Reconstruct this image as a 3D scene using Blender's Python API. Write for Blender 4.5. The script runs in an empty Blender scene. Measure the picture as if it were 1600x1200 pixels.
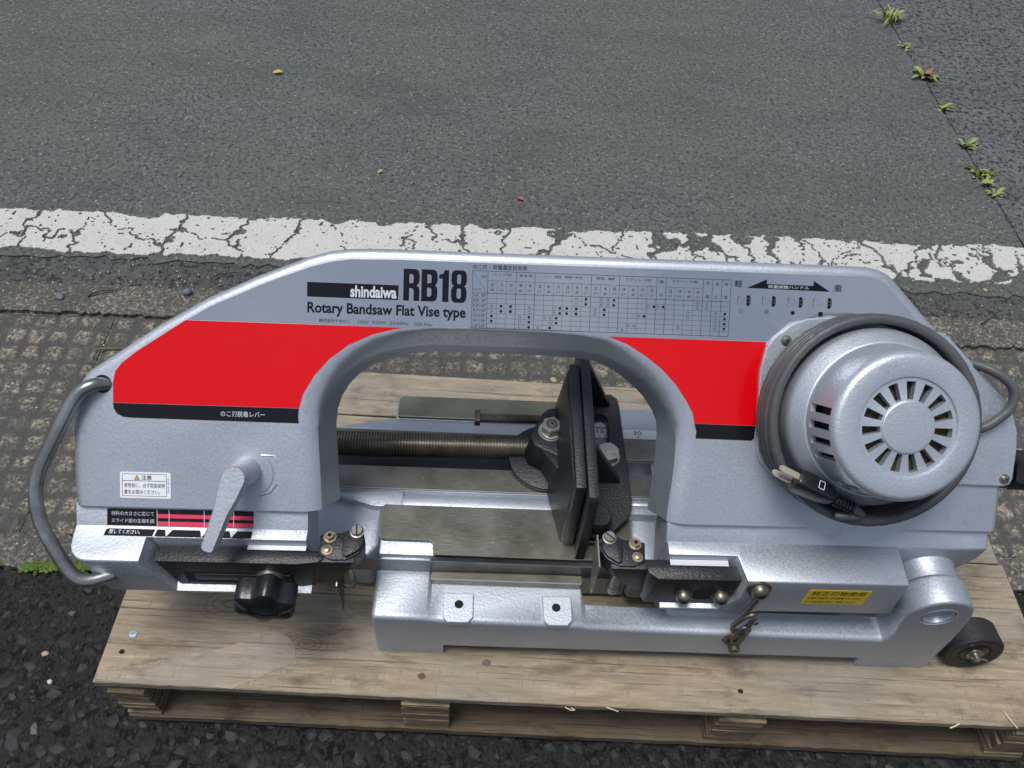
import bpy, bmesh, math, random
import numpy as np
from mathutils import Vector, Matrix

SC = bpy.context.scene
COL = SC.collection
R = math.radians
random.seed(7)
RNG = np.random.default_rng(7)

# ------------------------------------------------------------------ camera
cam_d = bpy.data.cameras.new('camera')
cam = bpy.data.objects.new('camera', cam_d)
COL.objects.link(cam)
cam.location = (0.41973, -0.28018, 1.01492)
cam.rotation_euler = (0.690595, -0.057974, 0.029137)
cam_d.sensor_width = 36.0
cam_d.lens = 27.345
cam_d.clip_start = 0.01
cam_d.clip_end = 500
SC.camera = cam

# ------------------------------------------------------------------ sky, sun, exposure
SUN_EL, SUN_AZ = 77.0, -105.0          # elevation; azimuth clockwise from +Y (away from the viewer)
world = bpy.data.worlds.new("World")
SC.world = world
world.use_nodes = True
wn = world.node_tree.nodes
wl = world.node_tree.links
bg = wn['Background']
sky = wn.new('ShaderNodeTexSky')
sky.sky_type = 'NISHITA'
sky.sun_disc = False
sky.sun_elevation = R(SUN_EL)
sky.sun_rotation = R(SUN_AZ)
sky.air_density = 1.0
sky.dust_density = 2.5
sky.ozone_density = 1.0
# broken cloud over the clear sky, the same all round
wtc = wn.new('ShaderNodeTexCoord')
wno = wn.new('ShaderNodeTexNoise'); wno.inputs['Scale'].default_value = 4.5; wno.inputs['Detail'].default_value = 7; wno.inputs['Roughness'].default_value = .6
wl.new(wtc.outputs['Generated'], wno.inputs['Vector'])
wrm = wn.new('ShaderNodeValToRGB')
wrm.color_ramp.elements[0].position = .42; wrm.color_ramp.elements[0].color = (0, 0, 0, 1)
wrm.color_ramp.elements[1].position = .66; wrm.color_ramp.elements[1].color = (.85, .85, .85, 1)
wl.new(wno.outputs['Fac'], wrm.inputs[0])
wmx = wn.new('ShaderNodeMix'); wmx.data_type = 'RGBA'
wmx.inputs[7].default_value = (5.2, 5.3, 5.6, 1)
wl.new(wrm.outputs[0], wmx.inputs[0]); wl.new(sky.outputs[0], wmx.inputs[6]); wl.new(wmx.outputs[2], bg.inputs[0])
bg.inputs[1].default_value = 0.05
sun_d = bpy.data.lights.new('sun', 'SUN')
sun = bpy.data.objects.new('sun', sun_d)
COL.objects.link(sun)
sun_d.energy = 1.5
sun_d.angle = R(24)
sun_d.color = (1.0, 0.985, 0.965)
_d = Vector((math.sin(R(SUN_AZ)) * math.cos(R(SUN_EL)), math.cos(R(SUN_AZ)) * math.cos(R(SUN_EL)), math.sin(R(SUN_EL))))
sun.rotation_euler = _d.to_track_quat('Z', 'Y').to_euler()
sun.location = _d * 5
SC.view_settings.view_transform = 'Standard'
SC.view_settings.look = 'None'
SC.view_settings.gamma = 1.0
SC.view_settings.exposure = 1.0
SC.view_settings.use_curve_mapping = False

# ------------------------------------------------------------------ materials
def mat(name, color=(.5, .5, .5), rough=.5, metal=0.0, coat=0.0, spec=0.5):
    m = bpy.data.materials.new(name)
    m.use_nodes = True
    b = m.node_tree.nodes['Principled BSDF']
    b.inputs['Base Color'].default_value = (*color, 1)
    b.inputs['Roughness'].default_value = rough
    b.inputs['Metallic'].default_value = metal
    b.inputs['Coat Weight'].default_value = coat
    b.inputs['Coat Roughness'].default_value = .08
    b.inputs['Specular IOR Level'].default_value = spec
    return m

class NT:
    """small helper to wire nodes"""
    def __init__(s, m):
        s.t = m.node_tree; s.n = s.t.nodes; s.l = s.t.links
        s.b = s.n['Principled BSDF']
        s.co = s.n.new('ShaderNodeTexCoord').outputs['Object']
    def new(s, kind, **kw):
        nd = s.n.new(kind)
        for k, v in kw.items():
            setattr(nd, k, v)
        return nd
    def mapping(s, scale=(1, 1, 1), rot=(0, 0, 0), loc=(0, 0, 0)):
        m = s.new('ShaderNodeMapping')
        m.inputs['Scale'].default_value = scale
        m.inputs['Rotation'].default_value = rot
        m.inputs['Location'].default_value = loc
        s.l.new(s.co, m.inputs[0])
        return m.outputs[0]
    def noise(s, scale, detail=3, rough=.5, co=None, out='Fac', dist=0.0):
        nd = s.new('ShaderNodeTexNoise')
        nd.inputs['Scale'].default_value = scale
        nd.inputs['Detail'].default_value = detail
        nd.inputs['Roughness'].default_value = rough
        nd.inputs['Distortion'].default_value = dist
        s.l.new(co or s.co, nd.inputs['Vector'])
        return nd.outputs[out]
    def voronoi(s, scale, feature='F1', co=None, out='Distance', rnd=1.0):
        nd = s.new('ShaderNodeTexVoronoi', feature=feature)
        nd.inputs['Scale'].default_value = scale
        nd.inputs['Randomness'].default_value = rnd
        s.l.new(co or s.co, nd.inputs['Vector'])
        return nd.outputs[out]
    def ramp(s, fac, stops, interp='LINEAR'):
        nd = s.new('ShaderNodeValToRGB')
        nd.color_ramp.interpolation = interp
        e = nd.color_ramp.elements
        while len(e) < len(stops):
            e.new(.5)
        for k, (p, c) in enumerate(stops):
            e[k].position = p
            e[k].color = (*c, 1) if len(c) == 3 else c
        s.l.new(fac, nd.inputs[0])
        return nd.outputs[0]
    def vr(s, fac, a, b):
        g0, g1 = (0, 0, 0), (1, 1, 1)
        if a > b:
            return s.ramp(fac, [(b, g1), (a, g0)])
        return s.ramp(fac, [(a, g0), (b, g1)])
    def mix(s, fac, a, b, mode='MIX'):
        nd = s.new('ShaderNodeMix', data_type='RGBA', blend_type=mode)
        for sock, v in ((nd.inputs[0], fac), (nd.inputs[6], a), (nd.inputs[7], b)):
            if hasattr(v, 'is_output'):
                s.l.new(v, sock)
            elif isinstance(v, (int, float)):
                sock.default_value = v
            else:
                sock.default_value = (*v, 1)
        return nd.outputs[2]
    def math(s, op, a, b=0.0):
        nd = s.new('ShaderNodeMath', operation=op)
        for sock, v in ((nd.inputs[0], a), (nd.inputs[1], b)):
            if hasattr(v, 'is_output'):
                s.l.new(v, sock)
            else:
                sock.default_value = v
        return nd.outputs[0]
    def bump(s, h, strength=.3, dist=.001, prev=None):
        nd = s.new('ShaderNodeBump')
        nd.inputs['Strength'].default_value = strength
        nd.inputs['Distance'].default_value = dist
        s.l.new(h, nd.inputs['Height'])
        if prev:
            s.l.new(prev, nd.inputs['Normal'])
        return nd.outputs[0]
    def attr(s, name):
        nd = s.new('ShaderNodeAttribute', attribute_name=name)
        return nd.outputs['Fac']
    def set(s, name, v):
        s.l.new(v, s.b.inputs[name])

def silver_material(name, base, metal, rough, bump_s, scale):
    m = mat(name, base, rough, metal, coat=.0, spec=.4)
    t = NT(m)
    n1 = t.noise(scale, 2, .55)
    n2 = t.noise(9, 3, .6)
    dirt = t.noise(38, 5, .7)
    c = t.mix(t.vr(n2, .3, .75), tuple(x * .92 for x in base), tuple(min(1, x * 1.06) for x in base))
    c = t.mix(t.math('MULTIPLY', t.vr(dirt, .60, .76), .35), c, (.20, .20, .185))
    spot = t.voronoi(34, 'F1', out='Distance'); sc_ = t.voronoi(34, 'F1', out='Color')
    sp_ = t.new('ShaderNodeSeparateColor'); t.l.new(sc_, sp_.inputs[0])
    c = t.mix(t.math('MULTIPLY', t.vr(sp_.outputs[0], .955, .96), t.vr(spot, .05, .03)), c, (.08, .078, .072))
    scr_ = t.noise(1, 2, .5, t.mapping((14, 900, 900), rot=(.4, .3, .5)))
    c = t.mix(t.math('MULTIPLY', t.math('MULTIPLY', t.vr(scr_, .70, .75), t.vr(n2, .50, .62)), .5), c, tuple(min(1, x * 1.35) for x in base))
    t.set('Base Color', c)
    t.set('Roughness', t.ramp(n1, [(.3, (rough * .85,) * 3), (.7, (min(1, rough * 1.25),) * 3)]))
    t.set('Normal', t.bump(n1, bump_s, .0012))
    return m

SILVER = silver_material('silver_cast_paint', (.475, .512, .565), .72, .48, .22, 330)
SILVER_S = silver_material('silver_smooth_paint', (.475, .512, .565), .72, .44, .13, 380)
SILVER_M = silver_material('silver_motor_paint', (.52, .56, .61), .70, .44, .24, 520)

def machined(name, a, b, rough, metal=.9):
    m = mat(name, a, rough, metal)
    t = NT(m)
    fine = t.noise(60, 4, .6, t.mapping((1, 26, 26)))
    blot = t.noise(22, 4, .6)
    c = t.mix(t.vr(blot, .35, .68), a, b)
    c = t.mix(t.math('MULTIPLY', t.vr(t.noise(210, 2, .5), .66, .74), .5), c, tuple(x * .35 for x in a))
    t.set('Base Color', c)
    t.set('Roughness', t.ramp(fine, [(.3, (rough * .75,) * 3), (.7, (rough * 1.3,) * 3)]))
    t.set('Normal', t.bump(fine, .12, .0004))
    return m
STEEL_OIL = machined('oily_machined_steel', (.235, .228, .195), (.135, .130, .105), .34)
STEEL_PL = machined('pale_oily_steel', (.21, .22, .165), (.14, .147, .105), .38)
STEEL = machined('bright_steel', (.36, .35, .32), (.24, .23, .21), .34)
EDGE_ST = mat('painted_edge_highlight', (.62, .61, .56), .35, .8)  # pale bevel colour that stands in for light catching the plate edges
STEEL_WT = machined('plated_bolt_steel', (.52, .50, .46), (.40, .385, .35), .36, .75)
STEEL_DK = machined('dull_steel', (.27, .25, .21), (.15, .135, .11), .40)
TUBE_ST = machined('worn_tube_steel', (.42, .42, .41), (.15, .16, .16), .31)
STEEL_BR = machined('brown_oily_steel', (.20, .175, .14), (.09, .078, .06), .38)
BLADE_ST = machined('blade_steel', (.17, .175, .18), (.12, .12, .125), .33)
BRASSY = machined('yellow_zinc', (.42, .36, .24), (.28, .24, .16), .32)

def black_material(name, c, rough, bump_s, scale):
    m = mat(name, c, rough, 0, spec=.5)
    t = NT(m)
    n = t.noise(scale, 3, .6)
    t.set('Base Color', t.mix(t.vr(t.noise(25, 3, .6), .35, .75), c, tuple(x * 1.5 for x in c)))
    t.set('Roughness', t.ramp(n, [(.3, (rough * .8,) * 3), (.7, (rough * 1.2,) * 3)]))
    t.set('Normal', t.bump(n, bump_s, .0012))
    return m
BLACK = black_material('black_cast_paint', (.0085, .0100, .0125), .40, .6, 420)
BLACK_S = black_material('black_plastic', (.008, .009, .011), .33, .12, 300)
RUBBER = black_material('grey_black_rubber', (.060, .063, .066), .50, .06, 200)
TYRE = black_material('worn_black_tyre', (.013, .013, .014), .55, .5, 160)
DARK = mat('dark_void', (.006, .006, .006), .9)
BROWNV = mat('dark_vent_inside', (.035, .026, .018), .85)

def decal(name, c, rough, metal=0.0):
    m = mat(name, c, rough, metal, coat=.0 if metal == 0 else .3, spec=.42)
    t = NT(m)
    n = t.noise(28, 2, .5)
    t.set('Normal', t.bump(n, .10, .004))
    return m
RED = decal('red_sticker', (.66, .0012, .004), .16)
BLK_DEC = decal('black_sticker', (.006, .005, .007), .25)
SIL_DEC = decal('silver_sticker', (.45, .49, .55), .085, .72)
INK = mat('black_ink', (.006, .006, .012), .5, spec=.15)
INK_GREY = mat('grey_ink', (.035, .042, .060), .5, spec=.2)
PAPER = mat('white_label', (.74, .76, .80), .35, coat=.2)
PINK = decal('pink_red_sticker', (.70, .055, .11), .3)
YELLOW = decal('yellow_sticker', (.78, .52, .004), .35)
PRINT_SILVER = mat('silver_print', (.60, .62, .66), .4, .3)

# ---- wood
def wood(name, light, dark, knots=(), along='x', seed=0.0, contrast=1.0, greyer=.5):
    m = mat(name, light, .78, 0, spec=.25)
    t = NT(m)
    sc = (1, 7, 7) if along == 'x' else (7, 1, 7)
    mp = t.mapping(sc, loc=(seed, seed * 1.7, seed * .3))
    warp = t.noise(3.2, 3, .5, mp, 'Color')
    add = t.new('ShaderNodeMix', data_type='RGBA', blend_type='ADD')
    add.inputs[0].default_value = .16
    t.l.new(mp, add.inputs[6]); t.l.new(warp, add.inputs[7])
    v = add.outputs[2]
    grain = t.noise(13, 6, .66, v)
    fib = t.noise(1, 4, .7, t.mapping((42, 520, 520) if along == 'x' else (520, 42, 520), loc=(seed, 0, 0)))
    c = t.mix(t.vr(grain, .32, .70), dark, light)
    mid = tuple((a * .55 + b * .45) for a, b in zip(light, dark))
    c = t.mix(t.math('MULTIPLY', t.vr(fib, .46, .66), .6 * contrast), c, mid)
    fl = t.noise(1, 5, .72, t.mapping((11, 210, 210), loc=(seed + 4, 1, 0)), dist=.6)
    c = t.mix(t.math('MULTIPLY', t.vr(fl, .54, .74), .55 * contrast), c, tuple(x * .60 for x in dark))
    c = t.mix(t.math('MULTIPLY', t.vr(fl, .44, .30), .5 * contrast), c, tuple(min(1, x * 1.3) for x in light))
    ck = t.noise(1, 3, .6, t.mapping((5, 330, 330), loc=(seed * 2, 3, 0)))
    c = t.mix(t.math('MULTIPLY', t.vr(ck, .605, .66), .75 * contrast), c, tuple(x * .42 for x in dark))
    ct = t.noise(1, 3, .65, t.mapping((260, 24, 24), loc=(seed * 5, 1, 0)))
    c = t.mix(t.math('MULTIPLY', t.math('MULTIPLY', t.vr(ct, .55, .68), t.vr(grain, .45, .60)), .45 * contrast), c, tuple(x * .62 for x in dark))
    blot = t.noise(6.5, 5, .62, t.mapping((1, 1.8, 1.8), loc=(seed * 3, 0, 0)))
    g = sum(light) / 3
    c = t.mix(t.math('MULTIPLY', t.vr(blot, .44, .64), greyer), c, (g * .66, g * .66, g * .62))
    st = t.noise(15, 5, .7, t.mapping((1, 2.4, 1), loc=(5 + seed, 2, 0)))
    c = t.mix(t.math('MULTIPLY', t.vr(st, .53, .70), .68), c, tuple(x * .38 for x in dark))
    h = t.math('ADD', fib, t.math('MULTIPLY', grain, .8))
    for (kx, ky, kr) in knots:
        mpk = t.mapping((.5 / kr, .95 / kr, 0), loc=(-.5 * kx / kr, -.95 * ky / kr, 0))
        ln = t.new('ShaderNodeVectorMath', operation='LENGTH')
        t.l.new(mpk, ln.inputs[0])
        d = t.math('ADD', ln.outputs['Value'], t.math('MULTIPLY', t.noise(26, 4, .6), .30))
        inside = t.ramp(d, [(.35, (1, 1, 1)), (1.0, (0, 0, 0))])
        rg = t.new('ShaderNodeMath', operation='SINE')
        t.l.new(t.math('MULTIPLY', d, 44.0), rg.inputs[0])
        ring = t.vr(rg.outputs[0], -.4, 1.0)
        c = t.mix(t.math('MULTIPLY', inside, t.math('MULTIPLY', ring, .60)), c, tuple(x * .55 for x in dark))
        core = t.ramp(d, [(.16, (1, 1, 1)), (.42, (0, 0, 0))])
        c = t.mix(t.math('MULTIPLY', core, .45), c, tuple(x * .75 for x in dark))
    t.set('Base Color', c)
    t.set('Normal', t.bump(t.math('SUBTRACT', h, t.math('ADD', fl, ck)), .7, .0013))
    return m
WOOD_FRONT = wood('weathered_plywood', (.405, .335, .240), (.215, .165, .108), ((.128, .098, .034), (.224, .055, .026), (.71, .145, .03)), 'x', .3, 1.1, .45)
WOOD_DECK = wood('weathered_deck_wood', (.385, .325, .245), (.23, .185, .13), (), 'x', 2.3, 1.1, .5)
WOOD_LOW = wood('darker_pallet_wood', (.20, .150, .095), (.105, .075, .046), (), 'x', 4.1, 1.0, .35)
WOOD_EDGE = wood('splintered_plywood_edge', (.30, .245, .175), (.075, .060, .045), (), 'x', 5.1, 1.0, .35)

def ply_material(name, a, b):
    m = mat(name, a, .8, 0, spec=.2)
    t = NT(m)
    lay = t.noise(1, 3, .6, t.mapping((14, 14, 420)))
    big = t.noise(1, 2, .5, t.mapping((30, 30, 90)))
    c = t.mix(t.vr(lay, .40, .62), b, a)
    c = t.mix(t.math('MULTIPLY', t.vr(big, .5, .7), .5), c, tuple(x * .5 for x in b))
    t.set('Base Color', c)
    t.set('Normal', t.bump(lay, .8, .002))
    return m
PLY = ply_material('layered_block_wood', (.33, .255, .165), (.10, .075, .05))

# ---- ground
def asphalt(name, base, var, stone_scale, speck=.5, bumps=.6, green=0.0):
    m = mat(name, base, .82, 0, spec=.35)
    t = NT(m)
    cell = t.voronoi(stone_scale, 'F1', out='Color')
    edge = t.voronoi(stone_scale, 'DISTANCE_TO_EDGE')
    sep = t.new('ShaderNodeSeparateColor'); t.l.new(cell, sep.inputs[0])
    fine = t.noise(stone_scale * 2.1, 3, .65)
    mid = t.noise(stone_scale * .75, 4, .7)
    big = t.noise(1.7, 5, .6)
    dk = tuple(x * (1 - var) for x in base)
    lt = tuple(x * (1 + var * 1.3) for x in base)
    c = t.mix(t.math('ADD', t.math('MULTIPLY', sep.outputs[0], .45), t.math('MULTIPLY', fine, .55)), dk, lt)
    c = t.mix(t.math('MULTIPLY', t.vr(mid, .55, .64), .85), c, tuple(x * .28 for x in base))
    c = t.mix(t.math('MULTIPLY', t.vr(edge, .06, .0), .55), c, tuple(x * .45 for x in base))
    c = t.mix(t.math('MULTIPLY', t.vr(big, .40, .68), .55), c, (base[0] * .88 + green, base[1] * .98 + green, base[2] * .80))
    big2 = t.noise(3.1, 4, .6, t.mapping((1, 2.2, 1), loc=(9, 3, 0)))
    c = t.mix(t.math('MULTIPLY', t.vr(big2, .46, .66), .42), c, tuple(x * .62 for x in base))
    c = t.mix(t.math('MULTIPLY', t.vr(big2, .42, .30), .30), c, tuple(x * 1.35 for x in base))
    # pale grains pressed into the surface
    gr = t.voronoi(230, 'F1', co=t.mapping(loc=(3.1, 1.7, 0)), out='Color')
    s2 = t.new('ShaderNodeSeparateColor'); t.l.new(gr, s2.inputs[0])
    gd = t.voronoi(230, 'F1', co=t.mapping(loc=(3.1, 1.7, 0)), out='Distance')
    pale = t.math('MULTIPLY', t.vr(s2.outputs[1], .955, .965), t.vr(gd, .48, .25))
    c = t.mix(t.math('MULTIPLY', pale, speck), c, (.42, .41, .38))
    t.set('Base Color', c)
    h = t.math('ADD', t.math('MULTIPLY', edge, 1.2), t.math('SUBTRACT', t.math('MULTIPLY', fine, .5), t.math('MULTIPLY', t.vr(mid, .55, .68), 1.4)))
    t.set('Normal', t.bump(h, bumps, .006))
    return m
ASPH = asphalt('fine_grey_asphalt', (.100, .106, .103), .55, 150, .8, .6, .004)
ASPH_R = asphalt('rough_grey_asphalt', (.112, .117, .118), .60, 105, .6, 1.0)
ASPH_D = asphalt('dark_gap_asphalt', (.080, .081, .080), .55, 140, .9, .8)
ASPH_C = asphalt('coarse_black_asphalt', (.019, .0185, .0175), .5, 120, .0, 1.0)

def concrete(name, pad):
    m = mat(name, (.2, .18, .15), .88, 0, spec=.25)
    t = NT(m)
    cell = t.voronoi(230, 'F1', out='Color')
    sep = t.new('ShaderNodeSeparateColor'); t.l.new(cell, sep.inputs[0])
    dist = t.voronoi(230, 'F1')
    fine = t.noise(160, 5, .72)
    big = t.noise(7, 5, .65)
    tan = t.ramp(sep.outputs[0], [(0, (.075, .071, .062)), (.35, (.165, .147, .115)), (.7, (.28, .245, .187)), (1, (.42, .375, .30))])
    dirt = t.mix(fine, (.040, .041, .040), (.105, .104, .098))
    if pad:
        a = t.attr('pad')
        k = t.math('MULTIPLY', a, t.vr(t.math('ADD', fine, t.math('MULTIPLY', big, .35)), .54, .72))
        c = t.mix(k, dirt, tan)
    else:
        c = t.mix(t.vr(t.math('ADD', fine, t.math('MULTIPLY', big, .5)), .70, .92), dirt, tan)
    wh = t.math('MULTIPLY', t.vr(sep.outputs[2], .985, .99), t.vr(dist, .34, .2))
    c = t.mix(wh, c, (.48, .46, .42))
    t.set('Base Color', c)
    t.set('Normal', t.bump(t.math('SUBTRACT', fine, t.math('MULTIPLY', dist, .7)), .8, .003))
    return m
CONC_PAD = concrete('worn_waffle_concrete', True)
CONC = concrete('dirty_edge_concrete', False)

def stone_material():
    m = mat('black_stone_chips', (.03, .03, .033), .62, 0, spec=.3)
    t = NT(m)
    a = t.attr('tone')
    n = t.noise(260, 4, .65)
    c = t.ramp(a, [(0, (.010, .011, .012)), (.5, (.017, .018, .020)), (.93, (.029, .031, .035)), (.985, (.05, .048, .045)), (1, (.15, .14, .12))])
    c = t.mix(t.math('MULTIPLY', t.vr(n, .45, .75), .5), c, (.022, .021, .019))
    t.set('Base Color', c)
    t.set('Normal', t.bump(n, .5, .0015))
    return m
STONE = stone_material()

def paint_material():
    m = mat('worn_white_road_paint', (.60, .60, .58), .8, 0, spec=.3)
    t = NT(m)
    fine = t.noise(420, 3, .7)
    pit = t.voronoi(190, 'F1', out='Distance')
    big = t.noise(18, 4, .6)
    c = t.mix(t.vr(fine, .3, .7), (.47, .465, .445), (.63, .625, .60))
    c = t.mix(t.math('MULTIPLY', t.vr(big, .5, .75), .35), c, (.42, .41, .38))
    pn = t.noise(150, 2, .5, t.mapping(loc=(4, 4, 0)))
    c = t.mix(t.vr(pn, .66, .70), c, (.12, .12, .115))
    c = t.mix(t.math('MULTIPLY', t.vr(t.noise(60, 4, .7), .60, .74), .45), c, (.30, .295, .28))
    t.set('Base Color', c)
    t.set('Normal', t.bump(t.math('ADD', fine, t.noise(90, 3, .6)), .9, .003))
    return m
ROADPAINT = paint_material()

def leaf_material(name, a, b):
    m = mat(name, a, .55, 0, spec=.35)
    t = NT(m)
    t.set('Base Color', t.mix(t.noise(45, 3, .6), a, b))
    m.node_tree.nodes['Principled BSDF'].inputs['Subsurface Weight'].default_value = 0.0
    return m
LEAF_G = leaf_material('light_green_leaf', (.25, .33, .11), (.15, .22, .06))
LEAF_Y = leaf_material('yellow_green_leaf', (.34, .36, .10), (.18, .24, .05))
LEAF_D = leaf_material('dry_yellow_leaf', (.55, .36, .08), (.36, .24, .07))
LEAF_B = leaf_material('brown_leaf', (.30, .14, .07), (.16, .09, .05))
MOSS = leaf_material('bright_moss', (.085, .135, .010), (.045, .075, .008))
TWIG = mat('dark_twig', (.030, .024, .019), .8)
TWIG_B = mat('tan_twig', (.16, .10, .06), .8)
STRAW = mat('pale_wood_splinter', (.62, .52, .37), .7)
PEB_T = mat('tan_pebble', (.40, .30, .20), .75)
PEB_B = mat('bluish_pebble', (.12, .135, .155), .6)
PEB_W = mat('white_pebble', (.55, .53, .48), .7)
SCREWZ = machined('bluish_zinc', (.30, .38, .42), (.22, .29, .33), .5, .6)

# ------------------------------------------------------------------ mesh helpers
def finish(o, angle=35, smooth=True):
    me = o.data
    if smooth and len(me.polygons):
        me.polygons.foreach_set('use_smooth', [True] * len(me.polygons))
        me.set_sharp_from_angle(angle=R(angle))
    me.update()

def mk(name, verts, faces, material, parent=None, angle=35, smooth=True):
    me = bpy.data.meshes.new(name)
    me.from_pydata([tuple(v) for v in verts], [], faces)
    me.validate()
    me.materials.append(material)
    o = bpy.data.objects.new(name, me)
    COL.objects.link(o)
    if parent is not None:
        o.parent = parent
    finish(o, angle, smooth)
    return o

def from_bm(name, bm, material, parent=None, angle=35, smooth=True, mtx=None):
    bmesh.ops.recalc_face_normals(bm, faces=bm.faces)
    me = bpy.data.meshes.new(name)
    if mtx is not None:
        bm.transform(mtx)
        if mtx.to_3x3().determinant() < 0:
            bmesh.ops.reverse_faces(bm, faces=bm.faces)
    bm.to_mesh(me)
    bm.free()
    me.materials.append(material)
    o = bpy.data.objects.new(name, me)
    COL.objects.link(o)
    if parent is not None:
        o.parent = parent
    finish(o, angle, smooth)
    return o

def bevel_sharp(bm, width, angle=30, seg=2):
    bmesh.ops.recalc_face_normals(bm, faces=bm.faces)
    es = [e for e in bm.edges if len(e.link_faces) == 2 and e.calc_face_angle(0) > R(angle)]
    if es:
        bmesh.ops.bevel(bm, geom=es, offset=width, segments=seg, profile=.5, affect='EDGES', clamp_overlap=True)

def add_box(bm, x0, x1, y0, y1, z0, z1):
    vs = [bm.verts.new((x, y, z)) for z in (z0, z1) for y in (y0, y1) for x in (x0, x1)]
    for f in ((0, 2, 3, 1), (4, 5, 7, 6), (0, 1, 5, 4), (2, 6, 7, 3), (0, 4, 6, 2), (1, 3, 7, 5)):
        bm.faces.new([vs[i] for i in f])

def add_prism(bm, pts, a0, a1, axis='z', taper=None):
    """polygon extruded along an axis. axis z: pts=(x,y); y: pts=(x,z); x: pts=(y,z)"""
    def P(p, a):
        return {'z': (p[0], p[1], a), 'y': (p[0], a, p[1]), 'x': (a, p[0], p[1])}[axis]
    top = taper or pts
    A = [bm.verts.new(P(p, a0)) for p in pts]
    B = [bm.verts.new(P(p, a1)) for p in top]
    n = len(pts)
    bm.faces.new(A[::-1]); bm.faces.new(B)
    for i in range(n):
        bm.faces.new((A[i], A[(i + 1) % n], B[(i + 1) % n], B[i]))

def loft(bm, rings, cap0=True, cap1=True, closed=True):
    L = [[bm.verts.new(p) for p in r] for r in rings]
    for a, b in zip(L, L[1:]):
        n = len(a)
        for i in range(n if closed else n - 1):
            bm.faces.new((a[i], a[(i + 1) % n], b[(i + 1) % n], b[i]))
    if cap0: bm.faces.new(L[0][::-1])
    if cap1: bm.faces.new(L[-1])

def add_lathe(bm, prof, n=32, cap=True):
    """profile (r, h) about local z"""
    rings = []
    for r, h in prof:
        rings.append([bm.verts.new((max(r, 1e-5) * math.cos(2 * math.pi * i / n), max(r, 1e-5) * math.sin(2 * math.pi * i / n), h)) for i in range(n)])
    for a, b in zip(rings, rings[1:]):
        for i in range(n):
            bm.faces.new((a[i], a[(i + 1) % n], b[(i + 1) % n], b[i]))
    if cap:
        bm.faces.new(rings[0][::-1]); bm.faces.new(rings[-1])

def smooth_path(pts, sub=8, closed=False):
    P = [Vector(p) for p in pts]
    out = []
    n = len(P)
    for i in range(n - 1):
        p0 = P[max(i - 1, 0)]; p1 = P[i]; p2 = P[i + 1]; p3 = P[min(i + 2, n - 1)]
        for k in range(sub):
            t = k / sub
            out.append(.5 * ((2 * p1) + (p2 - p0) * t + (2 * p0 - 5 * p1 + 4 * p2 - p3) * t * t + (3 * p1 - p0 - 3 * p2 + p3) * t ** 3))
    out.append(P[-1])
    return out

def round_path(pts, rad, sub=6):
    P = [Vector(p) for p in pts]
    out = [P[0]]
    for i in range(1, len(P) - 1):
        a, b, c = P[i - 1], P[i], P[i + 1]
        r1 = min(rad, (a - b).length * .48); r2 = min(rad, (c - b).length * .48)
        s = b + (a - b).normalized() * r1; e = b + (c - b).normalized() * r2
        for k in range(sub + 1):
            t = k / sub
            out.append((1 - t) ** 2 * s + 2 * t * (1 - t) * b + t * t * e)
    out.append(P[-1])
    return out

def add_tube(bm, path, r, n=14, closed=False, cap=True):
    P = [Vector(p) for p in path]
    m = len(P)
    T = []
    for i in range(m):
        a = P[(i - 1) % m] if closed else P[max(i - 1, 0)]
        b = P[(i + 1) % m] if closed else P[min(i + 1, m - 1)]
        T.append((b - a).normalized())
    up = Vector((0, 0, 1)) if abs(T[0].z) < .9 else Vector((1, 0, 0))
    N = (up - T[0] * up.dot(T[0])).normalized()
    rings = []
    for i in range(m):
        N = (N - T[i] * N.dot(T[i])).normalized()
        Bn = T[i].cross(N)
        rr = r[i] if isinstance(r, (list, tuple)) else r
        rings.append([bm.verts.new(P[i] + (N * math.cos(2 * math.pi * k / n) + Bn * math.sin(2 * math.pi * k / n)) * rr) for k in range(n)])
    for i in range(m if closed else m - 1):
        a = rings[i]; b = rings[(i + 1) % m]
        for k in range(n):
            bm.faces.new((a[k], a[(k + 1) % n], b[(k + 1) % n], b[k]))
    if cap and not closed:
        bm.faces.new(rings[0][::-1]); bm.faces.new(rings[-1])

def axis_mtx(origin, zdir, xhint=(1, 0, 0)):
    z = Vector(zdir).normalized()
    x = Vector(xhint); x = (x - z * x.dot(z)).normalized()
    y = z.cross(x)
    m = Matrix((x, y, z)).transposed().to_4x4()
    m.translation = Vector(origin)
    return m

MM = Matrix.Scale(.001, 4)

def curve_mesh(polys, extrude=0.0, bevel=0.0, bres=2):
    """filled outlines (even-odd holes), returned as a mesh datablock lying in xy"""
    cu = bpy.data.curves.new('outline', 'CURVE')
    cu.dimensions = '2D'; cu.fill_mode = 'BOTH'
    cu.extrude = extrude; cu.bevel_depth = bevel; cu.bevel_resolution = bres
    for pl in polys:
        s = cu.splines.new('POLY')
        s.points.add(len(pl) - 1)
        for p, q in zip(s.points, pl):
            p.co = (q[0], q[1], 0, 1)
        s.use_cyclic_u = True
    return curve_to_mesh(cu)

def curve_to_mesh(cu):
    o = bpy.data.objects.new('temporary', cu)
    COL.objects.link(o)
    dg = bpy.context.evaluated_depsgraph_get()
    me = bpy.data.meshes.new_from_object(o.evaluated_get(dg))
    bpy.data.objects.remove(o)
    bpy.data.curves.remove(cu)
    return me

def text_mesh(body, size=1.0, bold=0.0, space=1.0):
    cu = bpy.data.curves.new('text', 'FONT')
    cu.body = body; cu.size = size; cu.offset = bold
    cu.space_character = space
    cu.resolution_u = 3
    return curve_to_mesh(cu)

def bounds(me):
    xs = [v.co.x for v in me.vertices]; ys = [v.co.y for v in me.vertices]
    return min(xs), max(xs), min(ys), max(ys)

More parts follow.
